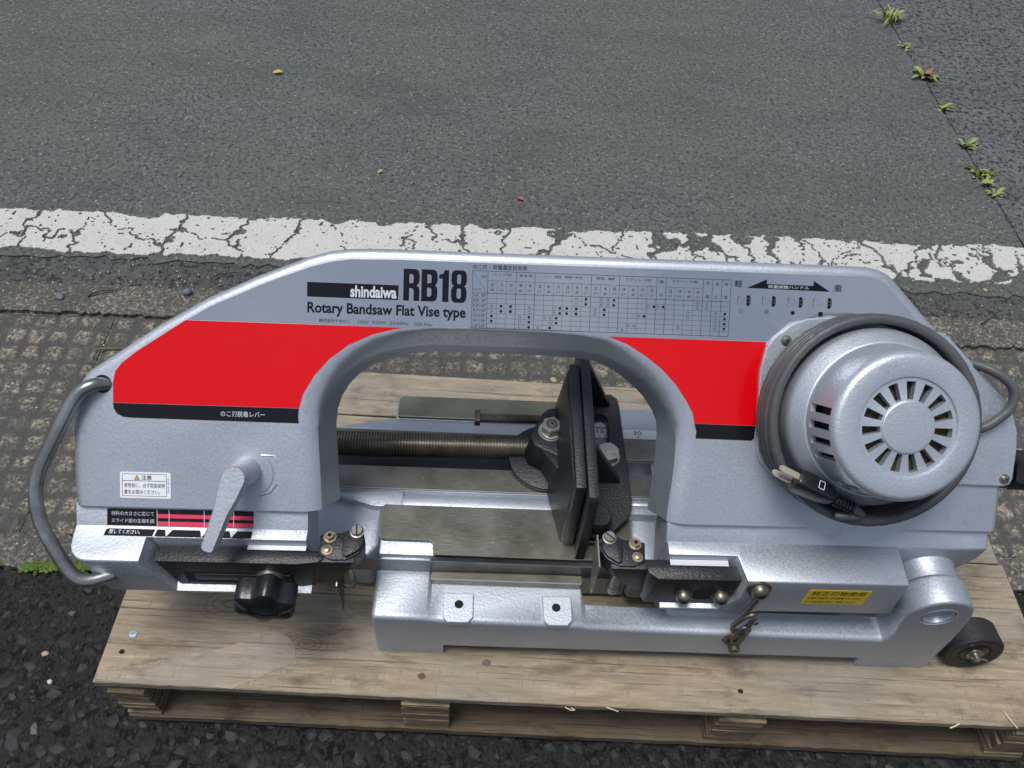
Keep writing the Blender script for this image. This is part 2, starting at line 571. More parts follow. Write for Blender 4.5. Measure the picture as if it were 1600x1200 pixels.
def obj_from_mesh(name, me, material, parent, mtx):
    me.name = name
    me.transform(mtx)
    me.materials.clear(); me.materials.append(material)
    o = bpy.data.objects.new(name, me)
    COL.objects.link(o)
    o.parent = parent
    return o

def tag(o, label=None, cat=None, group=None, kind=None):
    if label: o['label'] = label
    if cat: o['category'] = cat
    if group: o['group'] = group
    if kind: o['kind'] = kind
    return o

def empty(name, loc, rz=0.0):
    e = bpy.data.objects.new(name, None)
    e.empty_display_size = .05
    COL.objects.link(e)
    e.location = loc; e.rotation_euler = (0, 0, rz)
    return e

# ================================================================== GROUND
GA = R(1.9)
def ground_obj(o, loc=(.442, 0, 0), rz=GA):
    o.location = loc; o.rotation_euler = (0, 0, rz)
    return o

# one sheet reaching the horizon, the road surface proper above it
bm = bmesh.new(); bmesh.ops.create_grid(bm, x_segments=2, y_segments=2, size=60)
o = from_bm('ground', bm, ASPH, smooth=False); o.location = (0, 0, -.014); tag(o, kind='structure')

def sheet(name, x0, x1, y0, y1, z, material):
    o = mk(name, [(x0, y0, z), (x1, y0, z), (x1, y1, z), (x0, y1, z)], [(0, 1, 2, 3)], material, smooth=False)
    return tag(o, kind='structure')

def ragged_sheet(name, x0, x1, y0, y1, z, material, edges='', amp=.003, step=.008):
    """a thin slab of road surface with uneven edges"""
    def side(a, b, n):
        return [tuple(np.array(a) + (np.array(b) - np.array(a)) * i / n) for i in range(n)]
    pts = []
    seq = [((x0, y0), (x1, y0), 'b'), ((x1, y0), (x1, y1), 'r'), ((x1, y1), (x0, y1), 't'), ((x0, y1), (x0, y0), 'l')]
    for a, b, k in seq:
        L = math.hypot(b[0] - a[0], b[1] - a[1])
        n = max(1, int(L / step)) if k in edges else 1
        for i, p in enumerate(side(a, b, n)):
            if k in edges and i:
                j = RNG.normal(0, amp)
                p = (p[0] + (j if k in 'lr' else 0), p[1] + (j if k in 'bt' else 0))
            pts.append(p)
    bm = bmesh.new()
    add_prism(bm, pts, z - .012, z)
    o = from_bm(name, bm, material, smooth=False)
    return tag(o, kind='structure')

# straight seam between two lengths of paving (the road right of it is a later pour)
seam_r = ragged_sheet('road_asphalt', 1.5228, 9, .882, 9, .001, ASPH_R, 'l', .0016, .009)
def left_pour():
    pts = [(-9, .519)]
    x = -1.2
    while x < 1.51:
        pts.append((x, .832 + (x - .442) * .0332 + RNG.normal(0, .0045))); x += .016
    pts.append((1.5180, .8685))
    y = .8835
    while y < 9:
        pts.append((1.5195 + RNG.normal(0, .0018), y)); y += .012 if y < 3 else .3
    pts += [(1.5195, 9), (-9, 9)]
    bm = bmesh.new(); add_prism(bm, pts, -.012, 0.0)
    return tag(from_bm('road_asphalt', bm, ASPH, smooth=False), kind='structure')
left_pour()
sheet('seam_dirt', 1.512, 1.532, .88, 9, -.0022, ASPH_D)

o = ground_obj(ragged_sheet('dark_asphalt_strip', -9, 9, .752, .868, -.003, ASPH_D, 'tb', .004, .012))
o = ground_obj(ragged_sheet('gutter_edge_strip', -9, 9, .690, .762, .000, CONC, 'tb', .0022, .008))
o = ground_obj(ragged_sheet('kerb_strip', -9, 9, .206, .258, .000, CONC, 'tb', .003, .008))
o = ground_obj(ragged_sheet('coarse_asphalt', -9, 9, -5, .204, -.004, ASPH_C, 't', .004, .012))

# gutter lids: waffle faced concrete slabs, each a slab of its own
def gutter_lid(x0, x1, y0, y1, seed):
    rs = np.random.default_rng(seed)
    st = .0040
    nx = int((x1 - x0) / st); ny = int((y1 - y0) / st)
    X, Y = np.meshgrid(np.linspace(x0, x1, nx + 1), np.linspace(y0, y1, ny + 1))
    p = .0365
    def sq(a, off, wob):
        f = ((a + off + wob) / p) % 1.0
        d = np.abs(f - .5) * 2           # 0 centre of a square, 1 mid groove
        return np.clip((.80 - d) / .22, 0, 1)
    def vn(f, sd):
        g = np.random.default_rng(sd).random((400, 400)); a = (X - x0) * f; b = (Y - y0) * f
        i = np.floor(a).astype(int); j = np.floor(b).astype(int); u = a - i; v = b - j
        return (g[j, i] * (1 - u) + g[j, i + 1] * u) * (1 - v) + (g[j + 1, i] * (1 - u) + g[j + 1, i + 1] * u) * v - .5
    w1 = .009 * vn(60, seed) + .004 * vn(170, seed + 9); w2 = .009 * vn(55, seed + 20) + .004 * vn(170, seed + 29)
    pad = sq(X, .01 * seed, w1) * sq(Y, .006, w2)
    # wear: whole squares worn more or less
    ci = np.floor((X + .01 * seed + w1) / p).astype(int); cj = np.floor((Y + .006 + w2) / p).astype(int)
    wear = .45 + .55 * ((np.sin(ci * 12.9898 + cj * 78.233 + seed) * 43758.5453) % 1.0)
    pad = np.clip(pad * wear + 1.1 * vn(48, seed + 40) * pad + .35 * vn(26, seed + 50), 0, 1)
    H = pad * .0030 + rs.normal(0, .00035, X.shape)
    edge = np.minimum.reduce([X - x0, x1 - X, Y - y0, y1 - Y])
    H -= np.clip(.007 - edge, 0, .007) * .6
    V = np.stack([X.ravel(), Y.ravel(), H.ravel() - .003], 1)
    idx = np.arange((nx + 1) * (ny + 1)).reshape(ny + 1, nx + 1)
    F = np.stack([idx[:-1, :-1].ravel(), idx[:-1, 1:].ravel(), idx[1:, 1:].ravel(), idx[1:, :-1].ravel()], 1)
    # skirt
    ring = list(idx[0, :]) + list(idx[1:, -1]) + list(idx[-1, -2::-1]) + list(idx[-2:0:-1, 0])
    base = len(V)
    Vs = V[ring].copy(); Vs[:, 2] = -.013
    V = np.concatenate([V, Vs])
    n = len(ring)
    S = [(ring[(i + 1) % n], ring[i], base + i, base + (i + 1) % n) for i in range(n)]
    o = mk('gutter_lid', V, [tuple(f) for f in F.tolist()] + S, CONC_PAD, angle=50)
    a = o.data.attributes.new('pad', 'FLOAT', 'POINT')
    a.data.foreach_set('value', np.concatenate([pad.ravel(), np.zeros(n)]).astype(np.float32))
    return o
ground_obj(sheet('gutter_bed', -9, 9, .25, .70, -.0075, CONC))
for k, (a, b) in enumerate([(-.0890 + .577 * q, .4855 + .577 * q) for q in range(-4, 5)]):
    ground_obj(tag(gutter_lid(a, b, .2610, .6875, k + 1), kind='structure'))

# white line: thick thermoplastic paint broken into pieces
def road_line():
    x0, x1, y0, y1, st = -2.3, 2.5, .8440, .9745, .0021
    nx = int((x1 - x0) / st); ny = int((y1 - y0) / st)
    X, Y = np.meshgrid(np.linspace(x0, x1, nx + 1), np.linspace(y0, y1, ny + 1))
    def vnoise(x, y, f, seed):
        r = np.random.default_rng(seed); g = r.random((64, 1024))
        a = x * f + 2000; b = y * f + 5
        i = np.floor(a).astype(int); j = np.floor(b).astype(int)
        u = a - i; v = b - j; u = u * u * (3 - 2 * u); v = v * v * (3 - 2 * v)
        G = lambda jj, ii: g[jj % 64, ii % 1024]
        return (G(j, i) * (1 - u) + G(j, i + 1) * u) * (1 - v) + (G(j + 1, i) * (1 - u) + G(j + 1, i + 1) * u) * v
    n1 = vnoise(X, Y, 26, 1) - .5; n2 = vnoise(X, Y, 80, 2) - .5; n3 = vnoise(X, Y, 210, 3) - .5
    m1 = vnoise(X, Y, 24, 11) - .5; m2 = vnoise(X, Y, 75, 12) - .5
    XX = X + n1 * .034 + n2 * .020 + n3 * .007
    YY = Y + m1 * .036 + m2 * .022
    # cells: mostly cross cracks, a few slanted
    r = np.random.default_rng(12)
    pts = []
    x = x0
    while x < x1 - .02:
        gap = r.uniform(.07, .15) if x < .1 else r.uniform(.045, .11)
        x += gap
        for q in range(r.integers(1, 3)):
            pts.append((x + r.normal(0, .018), r.uniform(y0, y1)))
    pts = np.array(pts)
    D1 = np.full(X.shape, 9.0); D2 = D1.copy(); I1 = np.zeros(X.shape, int); I2 = I1.copy()
    for k, (px, py) in enumerate(pts):
        d = np.hypot(XX - px, (YY - py) * .75)
        c1 = d < D1
        c2 = (~c1) & (d < D2)
        I2 = np.where(c1, I1, np.where(c2, k, I2)); D2 = np.where(c1, D1, np.where(c2, d, D2))
        I1 = np.where(c1, k, I1); D1 = np.where(c1, d, D1)
    ph = (np.sin((np.minimum(I1, I2) * 17.13 + np.maximum(I1, I2) * 5.71)) * 4375.85) % 1.0
    wid = np.where(ph > .82, .0062, np.where(ph > .50, .0030, .0010)) * (.6 + 1.3 * vnoise(X, Y, 30, 21))
    keep = (D2 - D1) > wid
    ed = .0045 + .014 * np.clip(vnoise(X, Y, 22, 31) - .4, 0, 1) + .008 * n2 + .003 * n3
    ed2 = .004 + .026 * np.clip(vnoise(X, Y, 19, 41) - .5, 0, 1) + .009 * n2 + .003 * n3
    keep &= (Y - y0 > ed) & (y1 - Y > ed2)
    keep &= ~((vnoise(X, Y, 130, 51) > .935) | ((vnoise(X, Y, 90, 52) > .70) & (X > .75) & (vnoise(X, Y, 14, 53) > .5)))
    kf = keep[:-1, :-1] & keep[1:, 1:] & keep[:-1, 1:] & keep[1:, :-1]
    idx = np.arange(X.size).reshape(X.shape)
    F = np.stack([idx[:-1, :-1][kf], idx[:-1, 1:][kf], idx[1:, 1:][kf], idx[1:, :-1][kf]], 1)
    jx = (vnoise(X, Y, 700, 61) - .5) * st * .8; jy = (vnoise(X, Y, 700, 62) - .5) * st * .8
    Z = .0042 + (vnoise(X, Y, 60, 71) - .5) * .0012
    V = np.stack([(X + jx).ravel(), (Y + jy).ravel(), Z.ravel()], 1)
    used = np.unique(F); rm = np.full(len(V), -1); rm[used] = np.arange(len(used))
    V = V[used]; F = rm[F]
    # side walls along the broken edges
    E = np.concatenate([F[:, [0, 1]], F[:, [1, 2]], F[:, [2, 3]], F[:, [3, 0]]])
    key = np.sort(E, 1); kk = key[:, 0].astype(np.int64) * (len(V) + 1) + key[:, 1]
    uq, inv, cnt = np.unique(kk, return_inverse=True, return_counts=True)
    BE = E[cnt[inv] == 1]
    V2 = V.copy(); V2[:, 2] = -.001
    nV = len(V)
    W = np.stack([BE[:, 1], BE[:, 0], BE[:, 0] + nV, BE[:, 1] + nV], 1)
    V = np.concatenate([V, V2])
    faces = [tuple(f) for f in np.concatenate([F, W]).tolist()]
    o = mk('white_road_line', V, faces, ROADPAINT, smooth=False)
    return tag(ground_obj(o, rz=R(2.45)), kind='structure')
road_line()

# embedded stones of the coarse asphalt
ICO = None
def ico():
    global ICO
    if ICO is None:
        bm = bmesh.new(); bmesh.ops.create_icosphere(bm, subdivisions=1, radius=1)
        bm.verts.ensure_lookup_table()
        ICO = (np.array([v.co[:] for v in bm.verts]), np.array([[v.index for v in f.verts] for f in bm.faces]))
        bm.free()
    return ICO
def chips(name, centres, sizes, flat, material, tone=None, jitter=.28):
    v0, f0 = ico()
    N = len(centres)
    V = np.repeat(v0[None], N, 0)
    V = V * (1 + RNG.uniform(-jitter, jitter, (N, len(v0), 1)))
    a = RNG.uniform(0, 2 * np.pi, N)
    el = RNG.uniform(.6, 1.0, N)
    V[:, :, 0] *= sizes[:, None]; V[:, :, 1] *= (sizes * el)[:, None]; V[:, :, 2] *= (sizes * flat)[:, None]
    tx = RNG.normal(0, .20, N); ty = RNG.normal(0, .20, N)
    V[:, :, 2] += V[:, :, 0] * tx[:, None] + V[:, :, 1] * ty[:, None]
    c, s = np.cos(a)[:, None], np.sin(a)[:, None]
    x = V[:, :, 0] * c - V[:, :, 1] * s; y = V[:, :, 0] * s + V[:, :, 1] * c
    V[:, :, 0] = x; V[:, :, 1] = y
    V += centres[:, None, :]
    F = f0[None] + (np.arange(N) * len(v0))[:, None, None]
    o = mk(name, V.reshape(-1, 3), [tuple(t) for t in F.reshape(-1, 3).tolist()], material, smooth=False)
    if tone is not None:
        at = o.data.attributes.new('tone', 'FLOAT', 'POINT')
        at.data.foreach_set('value', np.repeat(tone, len(v0)).astype(np.float32))
    return o
def scatter_poisson(x0, x1, y0, y1, r, tries):
    cell = {}
    out = []
    for _ in range(tries):
        p = (RNG.uniform(x0, x1), RNG.uniform(y0, y1))
        k = (int(p[0] / r), int(p[1] / r))
        ok = True
        for i in (-1, 0, 1):
            for j in (-1, 0, 1):
                q = cell.get((k[0] + i, k[1] + j))
                if q and (q[0] - p[0]) ** 2 + (q[1] - p[1]) ** 2 < r * r:
                    ok = False
        if ok:
            cell[k] = p; out.append(p)
    return np.array(out)
P = scatter_poisson(-.55, 1.75, -.34, .196, .0150, 26000)
P = P[~((P[:, 0] > .06) & (P[:, 0] < 1.02) & (P[:, 1] > .06))]
n = len(P)
sz = RNG.uniform(.0040, .0125, n) * np.where(RNG.random(n) > .88, 1.35, 1)
rim = np.clip((.196 - P[:, 1]) / .10, .25, 1)
sz *= rim ** .5
zz = -.004 - sz * .20 + RNG.normal(0, .0007, n)
tone = RNG.random(n)
o = chips('asphalt_stones', np.column_stack([P, zz]), sz, .34, STONE, tone)
tag(ground_obj(o, (0, .0, 0), 0), kind='stuff')
n = 7000
P = np.column_stack([RNG.uniform(-.5, 1.7, n), RNG.uniform(-.34, .2, n)])
P = P[~((P[:, 0] > .06) & (P[:, 0] < 1.02) & (P[:, 1] > .06))]
n = len(P)
o = chips('asphalt_chips', np.column_stack([P, np.full(n, -.004)]), RNG.uniform(.0012, .0035, n), .55, STONE, RNG.random(n) * .99)
tag(o, kind='stuff')
# loose pale grit swept against the gutter and on the asphalt
n = 520
gx = RNG.uniform(-.75, 1.55, n); band = RNG.integers(0, 4, n)
gy = np.select([band == 0, band == 1, band == 2], [RNG.normal(.768, .016, n), RNG.normal(.232, .02, n), RNG.uniform(.75, .85, n)], RNG.uniform(.27, .7, n))
ca, sa = math.cos(GA), math.sin(GA)
wx = .442 + (gx - .442) * ca - gy * sa; wy = (gx - .442) * sa + gy * ca
keep = ~((wx > -.02) & (wx < 1.12) & (wy < .48))
o = chips('loose_grit', np.column_stack([wx, wy, np.full(n, .0012)])[keep], RNG.uniform(.0006, .0017, n)[keep], .7, PEB_W)
tag(o, kind='stuff')

# ------------------------------------------------------------------ pallet
HT = .120
pal = empty('pallet', (0, 0, 0))
tag(pal, 'weathered wooden pallet of grey brown plywood boards carrying the saw', 'pallet')
def board(name, x0, x1, y0, y1, z0, z1, material, parent, front_amp=.0003, label=None, skew=0.0):
    """plank with slightly worn, uneven edges"""
    bm = bmesh.new()
    n = max(4, int((x1 - x0) / .012)); 
    fr = [(x0 + (x1 - x0) * i / n, y0 + (RNG.normal(0, front_amp) if 0 < i < n else 0)) for i in range(n + 1)]
    bk = [(x1 - (x1 - x0) * i / n + (skew if i == 0 else 0), y1 + (RNG.normal(0, front_amp * .5) if 0 < i < n else 0)) for i in range(n + 1)]
    add_prism(bm, fr + bk, z0, z1)
    bmesh.ops.recalc_face_normals(bm, faces=bm.faces)
    es = [e for e in bm.edges if len(e.link_faces) == 2 and e.calc_face_angle(0) > R(60) and abs(e.verts[0].co.z - e.verts[1].co.z) < 1e-5]
    bmesh.ops.bevel(bm, geom=es, offset=.0011, segments=1, affect='EDGES', clamp_overlap=True)
    o = from_bm(name, bm, material, parent, angle=28)
    if label: o['label'] = label
    return o
b_front = board('deck_board', 0, 1.1, .0006, .2045, HT - .0125, HT, WOOD_FRONT, pal, .00025, 'wide front board with knots and torn veneer')
board('deck_board', .003, 1.096, .2065, .3870, HT - .0130, HT - .0008, WOOD_DECK, pal, .0002)
board('deck_board', .001, 1.098, .3895, .4690, HT - .0125, HT - .0004, WOOD_DECK, pal, .0002)
board('deck_edge_ply', .002, 1.098, .0045, .19, HT - .0205, HT - .0130, WOOD_EDGE, pal, .0005)
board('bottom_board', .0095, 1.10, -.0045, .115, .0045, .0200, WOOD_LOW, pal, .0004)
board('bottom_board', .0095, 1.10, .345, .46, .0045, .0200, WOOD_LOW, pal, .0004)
def block(x0, x1, y0, y1):
    bm = bmesh.new()
    z = .0205
    top = HT - .0210
    while z < top - .001:
        h = min(RNG.uniform(.0055, .0085), top - z)
        j = RNG.normal(0, .0009, 3)
        add_box(bm, x0 + j[0], x1 + j[1], y0 + j[2], y1, z, z + h - .0007)
        z += h
    o = from_bm('support_block', bm, PLY, pal, smooth=False)
    return o
for (a, b) in ((.0095, .0500), (.339, .393), (.703, .757), (1.050, 1.098)):
    block(a, b, -.001, .085)
    block(a, b, .375, .46)
# loose flake of the top veneer at the left front corner
WOOD_FLAKE = wood('lighter_veneer', (.40, .338, .255), (.26, .21, .155), (), 'x', 7.7, 1.0, .6)
fl_ = [(.0035, .0125), (.0378, .0185), (.0710, .0290), (.1095, .0355), (.1400, .0480), (.1640, .0645), (.1870, .0695), (.2110, .0545), (.2190, .0310), (.1945, .0230), (.1715, .0095), (.1500, -.0005), (.1340, -.0008), (.0030, -.0008)]
bm = bmesh.new()
pp = []
for i in range(len(fl_)):
    a = np.array(fl_[i]); b = np.array(fl_[(i + 1) % len(fl_)])
    for k in range(6):
        q = a + (b - a) * k / 6
        if k and i < 11: q = q + RNG.normal(0, .0008, 2)
        pp.append((q[0], max(q[1], .0002)))
add_prism(bm, pp[:66] + [(.132, .0012), (.0035, .0012)], HT - .001, HT + .0006)
from_bm('veneer_flake', bm, WOOD_FLAKE, pal, smooth=False)
# screw and old nail holes in the front board
bm = bmesh.new(); add_lathe(bm, [(.0044, 0), (.0048, .0005), (.0044, .0010), (.0025, .0013)], 20)
scr = from_bm('screw_head', bm, SCREWZ, pal, mtx=Matrix.Translation((.0260, .0562, HT - .0002)))
bm = bmesh.new(); add_box(bm, -.0024, .0024, -.0004, .0004, 0, .0016); add_box(bm, -.0004, .0004, -.0024, .0024, 0, .00161)
from_bm('cross_slot', bm, mat('slot_blue_grey', (.10, .2, .25), .5), scr, mtx=Matrix.Translation((.0260, .0562, HT - .0002)) @ Matrix.Rotation(.3, 4, 'Z'), smooth=False)
NAIL = mat('rusty_brown_nail', (.11, .055, .035), .8)
for (x, y, r_, m_) in ((.0205, .0352, .0032, DARK), (.3604, .0242, .0046, NAIL), (.7252, .0253, .0032, DARK), (.4330, .0430, .0050, mat('grey_knot', (.12, .105, .09), .85))):
    bm = bmesh.new()
    vs = [bm.verts.new((x + r_ * RNG.uniform(.8, 1.15) * math.cos(a), y + r_ * RNG.uniform(.7, 1.0) * math.sin(a), HT + .0003)) for a in np.linspace(0, 2 * math.pi, 12, endpoint=False)]
    bm.faces.new(vs)
    from_bm('nail_mark', bm, m_, pal, smooth=False)

# ================================================================== BANDSAW
OX, OY, OZ = .3067, .0508, .120
AL = 0.0202024
saw = empty('bandsaw', (OX, OY, OZ), AL)
tag(saw, 'silver portable bandsaw with red stripe, standing on the wooden pallet', 'bandsaw')

PB = Vector((.0448678, 43.9057835, 188.516645))
BXM = Matrix(((.99992537, -.00863872, -.00863872), (.00863872, .99996269, -.0000373), (.00863872, -.0000373, .99996269)))
B4 = BXM.to_4x4(); B4.translation = PB                    # bow frame (mm) -> machine frame (mm)
S2 = math.sqrt(.5)
F4 = Matrix(((1, 0, 0, 0), (0, S2, -S2, 0), (0, S2, S2, 0), (0, 0, 0, 1)))   # face (u,v,w) -> bow (x,y,z)
MB = MM @ B4                                              # bow mm -> metres in saw root
MF = MM @ B4 @ F4                                         # face mm -> metres
def fb(name, bm, m, parent=saw, angle=35, smooth=True): return from_bm(name, bm, m, parent, angle, smooth, MF)
def bb(name, bm, m, parent=saw, angle=35, smooth=True): return from_bm(name, bm, m, parent, angle, smooth, MB)
def mb(name, bm, m, parent=saw, angle=35, smooth=True): return from_bm(name, bm, m, parent, angle, smooth, MM)

# ---- saw frame: the inclined arch
outer = [(-289, 25), (-290.5, 56), (-291.2, 100), (-290.4, 120), (-287, 138), (-282, 149.5), (-274, 159.8), (-238, 184.2), (-207, 206), (-161, 233.6),
         (-114.5, 255.8), (-88, 267), (-63, 277.2), (-43, 283), (-23, 286), (0, 287), (21, 287.2), (120, 287.2), (229, 287.3), (357, 287.6), (470, 287.8), (487, 287.4), (500, 285.5), (511, 280.8), (520, 272.5),
         (565, 226), (606, 182), (631, 155), (642, 138), (646, 120), (646.5, 70), (645.5, 22)]
inner = [(316, 22), (317.5, 42), (319.5, 60), (321, 80), (321.5, 106), (319.2, 126), (311.5, 144), (298.5, 162), (285, 175.5), (268, 188), (250, 198.6), (231, 205.5), (205, 208.6), (168, 209.8), (105, 210.2), (58, 210.0),
         (27, 206.8), (2, 200.5), (-19, 191), (-36, 179), (-50, 164), (-60, 147), (-66, 128), (-68, 108), (-67, 89), (-65.2, 63), (-63, 25)]
poly = [(p, 'o') for p in outer] + [(p, 'i') for p in inner]
def normals(pl):
    out = []
    n = len(pl)
    for i, (p, k) in enumerate(pl):
        acc = Vector((0, 0))
        for a, b in ((i - 1, i), (i, i + 1)):
            pa, ka = pl[a % n]; pb, kb = pl[b % n]
            if ka != kb:
                continue
            d = Vector(pb) - Vector(pa)
            if d.length < 1e-6: continue
            d.normalize()
            acc += Vector((d.y, -d.x))       # clockwise outline: inward on the right
        acc.normalize()
        out.append(acc)
    return out
NRM = normals(poly)
LO = [(9, 0), (5.6, -.7), (2.6, -2.6), (.7, -5.6), (0, -9), (0, -30), (1.5, -50)]
LI = [(3.0, 0), (1.5, -.45), (.5, -1.5), (0, -3), (-14, -19), (-17, -30), (-24, -50)]
LS = [(3.0, 0), (-1, -.4), (-6, -1.5), (-11, -3.2), (-15, -6.5), (-18, -22), (-25, -50)]
rings = []
for k in range(7):
    ring = []
    for (p, kd), nn in zip(poly, NRM):
        if kd == 'o':
            ins, w = LO[k]
        else:                                   # broad soft edge on the legs, steeper under the arch
            sd = abs(nn.x)
            a_, b_ = LI[k], LS[k]
            ins = a_[0] * (1 - sd) + b_[0] * sd; w = a_[1] * (1 - sd) + b_[1] * sd
        q = Vector(p) + nn * ins
        ring.append((q.x, q.y, w))
    rings.append(ring)
bm = bmesh.new()
loft(bm, rings)
frame = fb('saw_frame', bm, SILVER_S, angle=38)

# ---- lower housings below the step, carrying the blade guide arms
def quad_loft(bm, profs):
    """profs: list of rings of (x,y,z), equal length"""
    loft(bm, profs)
def prof_ring(x, pts):
    return [(x, y, z) for y, z in pts] if not callable(x) else [(x(y, z), y, z) for y, z in pts]
full = [(23.3, 14.8), (7.1, -1.4), (5.5, -2.0), (-31, -2.0), (-31, -66), (18, -66), (40, -40), (55, -16)]
rec = [(23.3, 14.8), (7.1, -1.4), (-4, -2.0), (-6, -62), (-31, -65), (-31, -68.5), (18, -66), (40, -40), (55, -16)]
full9 = [(23.3, 14.8), (7.1, -1.4), (-4, -2.0), (-30, -2.0), (-31, -4), (-31, -66), (18, -66), (40, -40), (55, -16)]
bm = bmesh.new()
mid9 = [(23.3, 14.8), (7.1, -1.4), (2, -2.0), (-10, -2.0), (-11.6, -3), (-13, -62), (18, -66), (40, -40), (55, -16)]
# outer end is rounded in plan
rings = []
for t in (0, 18, 36, 54, 72, 90):
    a = R(t)
    x = -270 - 20 * math.cos(a)
    yf = -11 - 20 * math.sin(a)
    s = 1.0
    rings.append([(x, 23.3, 14.8), (x, 7.1, -1.4), (x, min(2, yf + 10), -2.0), (x + 1.5, yf + 1.2, -2.0), (x + 1.5, yf, -3.2), (x + 5 + 12 * math.cos(a), yf, -66 + 14 * math.cos(a)), (x + 8, 18, -66 + 10 * math.cos(a)), (x + 2, 40, -40), (x, 55, -16)])
rings.append([(-219, *p) for p in full9[:6]] + [(-219, *p) for p in full9[6:]])
rings.append([(-215, 23.3, 14.8), (-215, 7.1, -1.4), (-214, -4, -2.0), (-202, -6, -62), (-199, -31, -65), (-199, -31, -68.5), (-200, 18, -66), (-205, 40, -40), (-212, 55, -16)])
rings.append([(-62, *p) for p in rec])
loft(bm, rings)
bmesh.ops.recalc_face_normals(bm, faces=bm.faces)
bevel_sharp(bm, 2.2, 38, 2)
bb('lower_housing', bm, SILVER, frame, angle=40)

bm = bmesh.new()
recR = [(9, -3.0), (-9, -3.0), (-10, -66), (-37, -69.5), (-37, -73), (14, -72)]
fullR = [(9, -3.0), (-36.4, -3.0), (-37.5, -5), (-37.5, -40), (-37.5, -72), (14, -72)]
rings = [[(303.6, *p) for p in recR],
         [(378, 9, -3), (374, -9, -3), (370, -10, -66), (366, -37, -69.5), (366, -37, -73), (368, 14, -72)],
         [(381, 9, -3), (379, -36.4, -3), (380, -37.5, -5), (382, -37.5, -40), (384, -37.5, -72), (384, 14, -72)],
         [(545, 9, -3), (543, -36.4, -3), (543, -37.5, -5), (547, -37.5, -40), (552, -37.5, -72), (552, 14, -72)]]
loft(bm, rings)
bmesh.ops.recalc_face_normals(bm, faces=bm.faces)
bevel_sharp(bm, 1.8, 38, 2)
bb('ledge_casting', bm, SILVER_S, frame, angle=40)
# strip under the step, running on to the hinge
bm = bmesh.new()
rings = [[(302, *p) for p in [(21.5, 13.0), (6, -2.5), (4, -4), (4, -60), (18, -66), (40, -45), (55, -16)]],
         [(560, *p) for p in [(21.5, 13.0), (6, -2.5), (4, -4), (4, -64), (18, -68), (40, -45), (55, -16)]],
         [(600, *p) for p in [(21.5, 13.0), (6, -2.5), (4, -4), (4, -68), (18, -72), (40, -45), (55, -16)]],
         [(622, *p) for p in [(21.5, 13.0), (6, -2.5), (4, -4), (4, -58), (18, -62), (40, -45), (55, -16)]],
         [(640, *p) for p in [(21.5, 13.0), (7, -1.5), (5, -4), (6, -26), (18, -30), (40, -30), (55, -16)]]]
loft(bm, rings)
bmesh.ops.recalc_face_normals(bm, faces=bm.faces)
bevel_sharp(bm, 2.5, 38, 3)
bb('lower_housing', bm, SILVER_S, frame, angle=40)

# ---- printed panels on the face
def flat(name, pts, w, material, parent=frame, th=.25):
    bm = bmesh.new(); add_prism(bm, pts, w - th, w)
    return fb(name, bm, material, parent, smooth=False)
flat('silver_panel', [(-178, 212), (-157, 225), (-111, 246.5), (-86, 257), (-60, 267), (-41, 272.5), (-22, 275.5), (21, 276.7), (486, 277.3), (498, 275.5), (506, 271.5), (513, 264.5), (548, 228.5),
                      (452, 238), (412, 230), (392, 210.3), (233, 209.6), (205, 213), (168, 214.2), (105, 214.6), (58, 214.3), (40, 211.6)], .30, SIL_DEC)
flat('red_panel', [(-180, 211.3), (-226, 180.2), (-241, 168), (-247.6, 159.6), (-249.8, 148), (-250, 128.8), (-70.5, 128.6), (-66.5, 143), (-55.5, 162), (-41, 178.5), (-23, 192.5), (0, 203.5), (20, 209), (30, 211)], .35, RED)
flat('black_panel', [(-250, 128.4), (-249.4, 123), (-246.5, 118.2), (-241, 115.2), (-232, 114.4), (-70.6, 113.6), (-71.2, 120), (-70.6, 128.2)], .35, BLK_DEC)
flat('red_panel', [(232, 209.2), (390, 209.3), (384.8, 124.8), (322.6, 125.2), (320, 136), (313, 148), (301, 164.5), (287, 178.5), (270, 191.2), (251, 202.4)], .35, RED)
flat('black_panel', [(322.8, 124.9), (384.8, 124.4), (384.0, 112), (381.5, 109.6), (324.6, 110.2), (325, 117)], .35, BLK_DEC)
flat('black_bar', [(-63.7, 252.3), (24.6, 252.1), (24.4, 237.8), (-63.6, 238.2)], .42, INK)

def put_text(name, body, u0, v0, u1, v1, material, parent=frame, w=.50, bold=0.0, mtx=None, slant=0.0):
    """lettering fitted into a rectangle of the face"""
    me = text_mesh(body, 1.0, bold)
    a, b, c, d = bounds(me)
    sx = (u1 - u0) / max(b - a, 1e-6); sy = (v1 - v0) / max(d - c, 1e-6)
    m = Matrix.Translation((u0 - a * sx, v0 - c * sy, w)) @ Matrix.Diagonal((sx, sy, 1, 1))
    return obj_from_mesh(name, me, material, parent, (mtx or MF) @ m)

def put_shape(name, polys, w, material, parent=frame, mtx=None, ext=.06):
    me = curve_mesh(polys, ext)
    return obj_from_mesh(name, me, material, parent, (mtx or MF) @ Matrix.Translation((0, 0, w)))

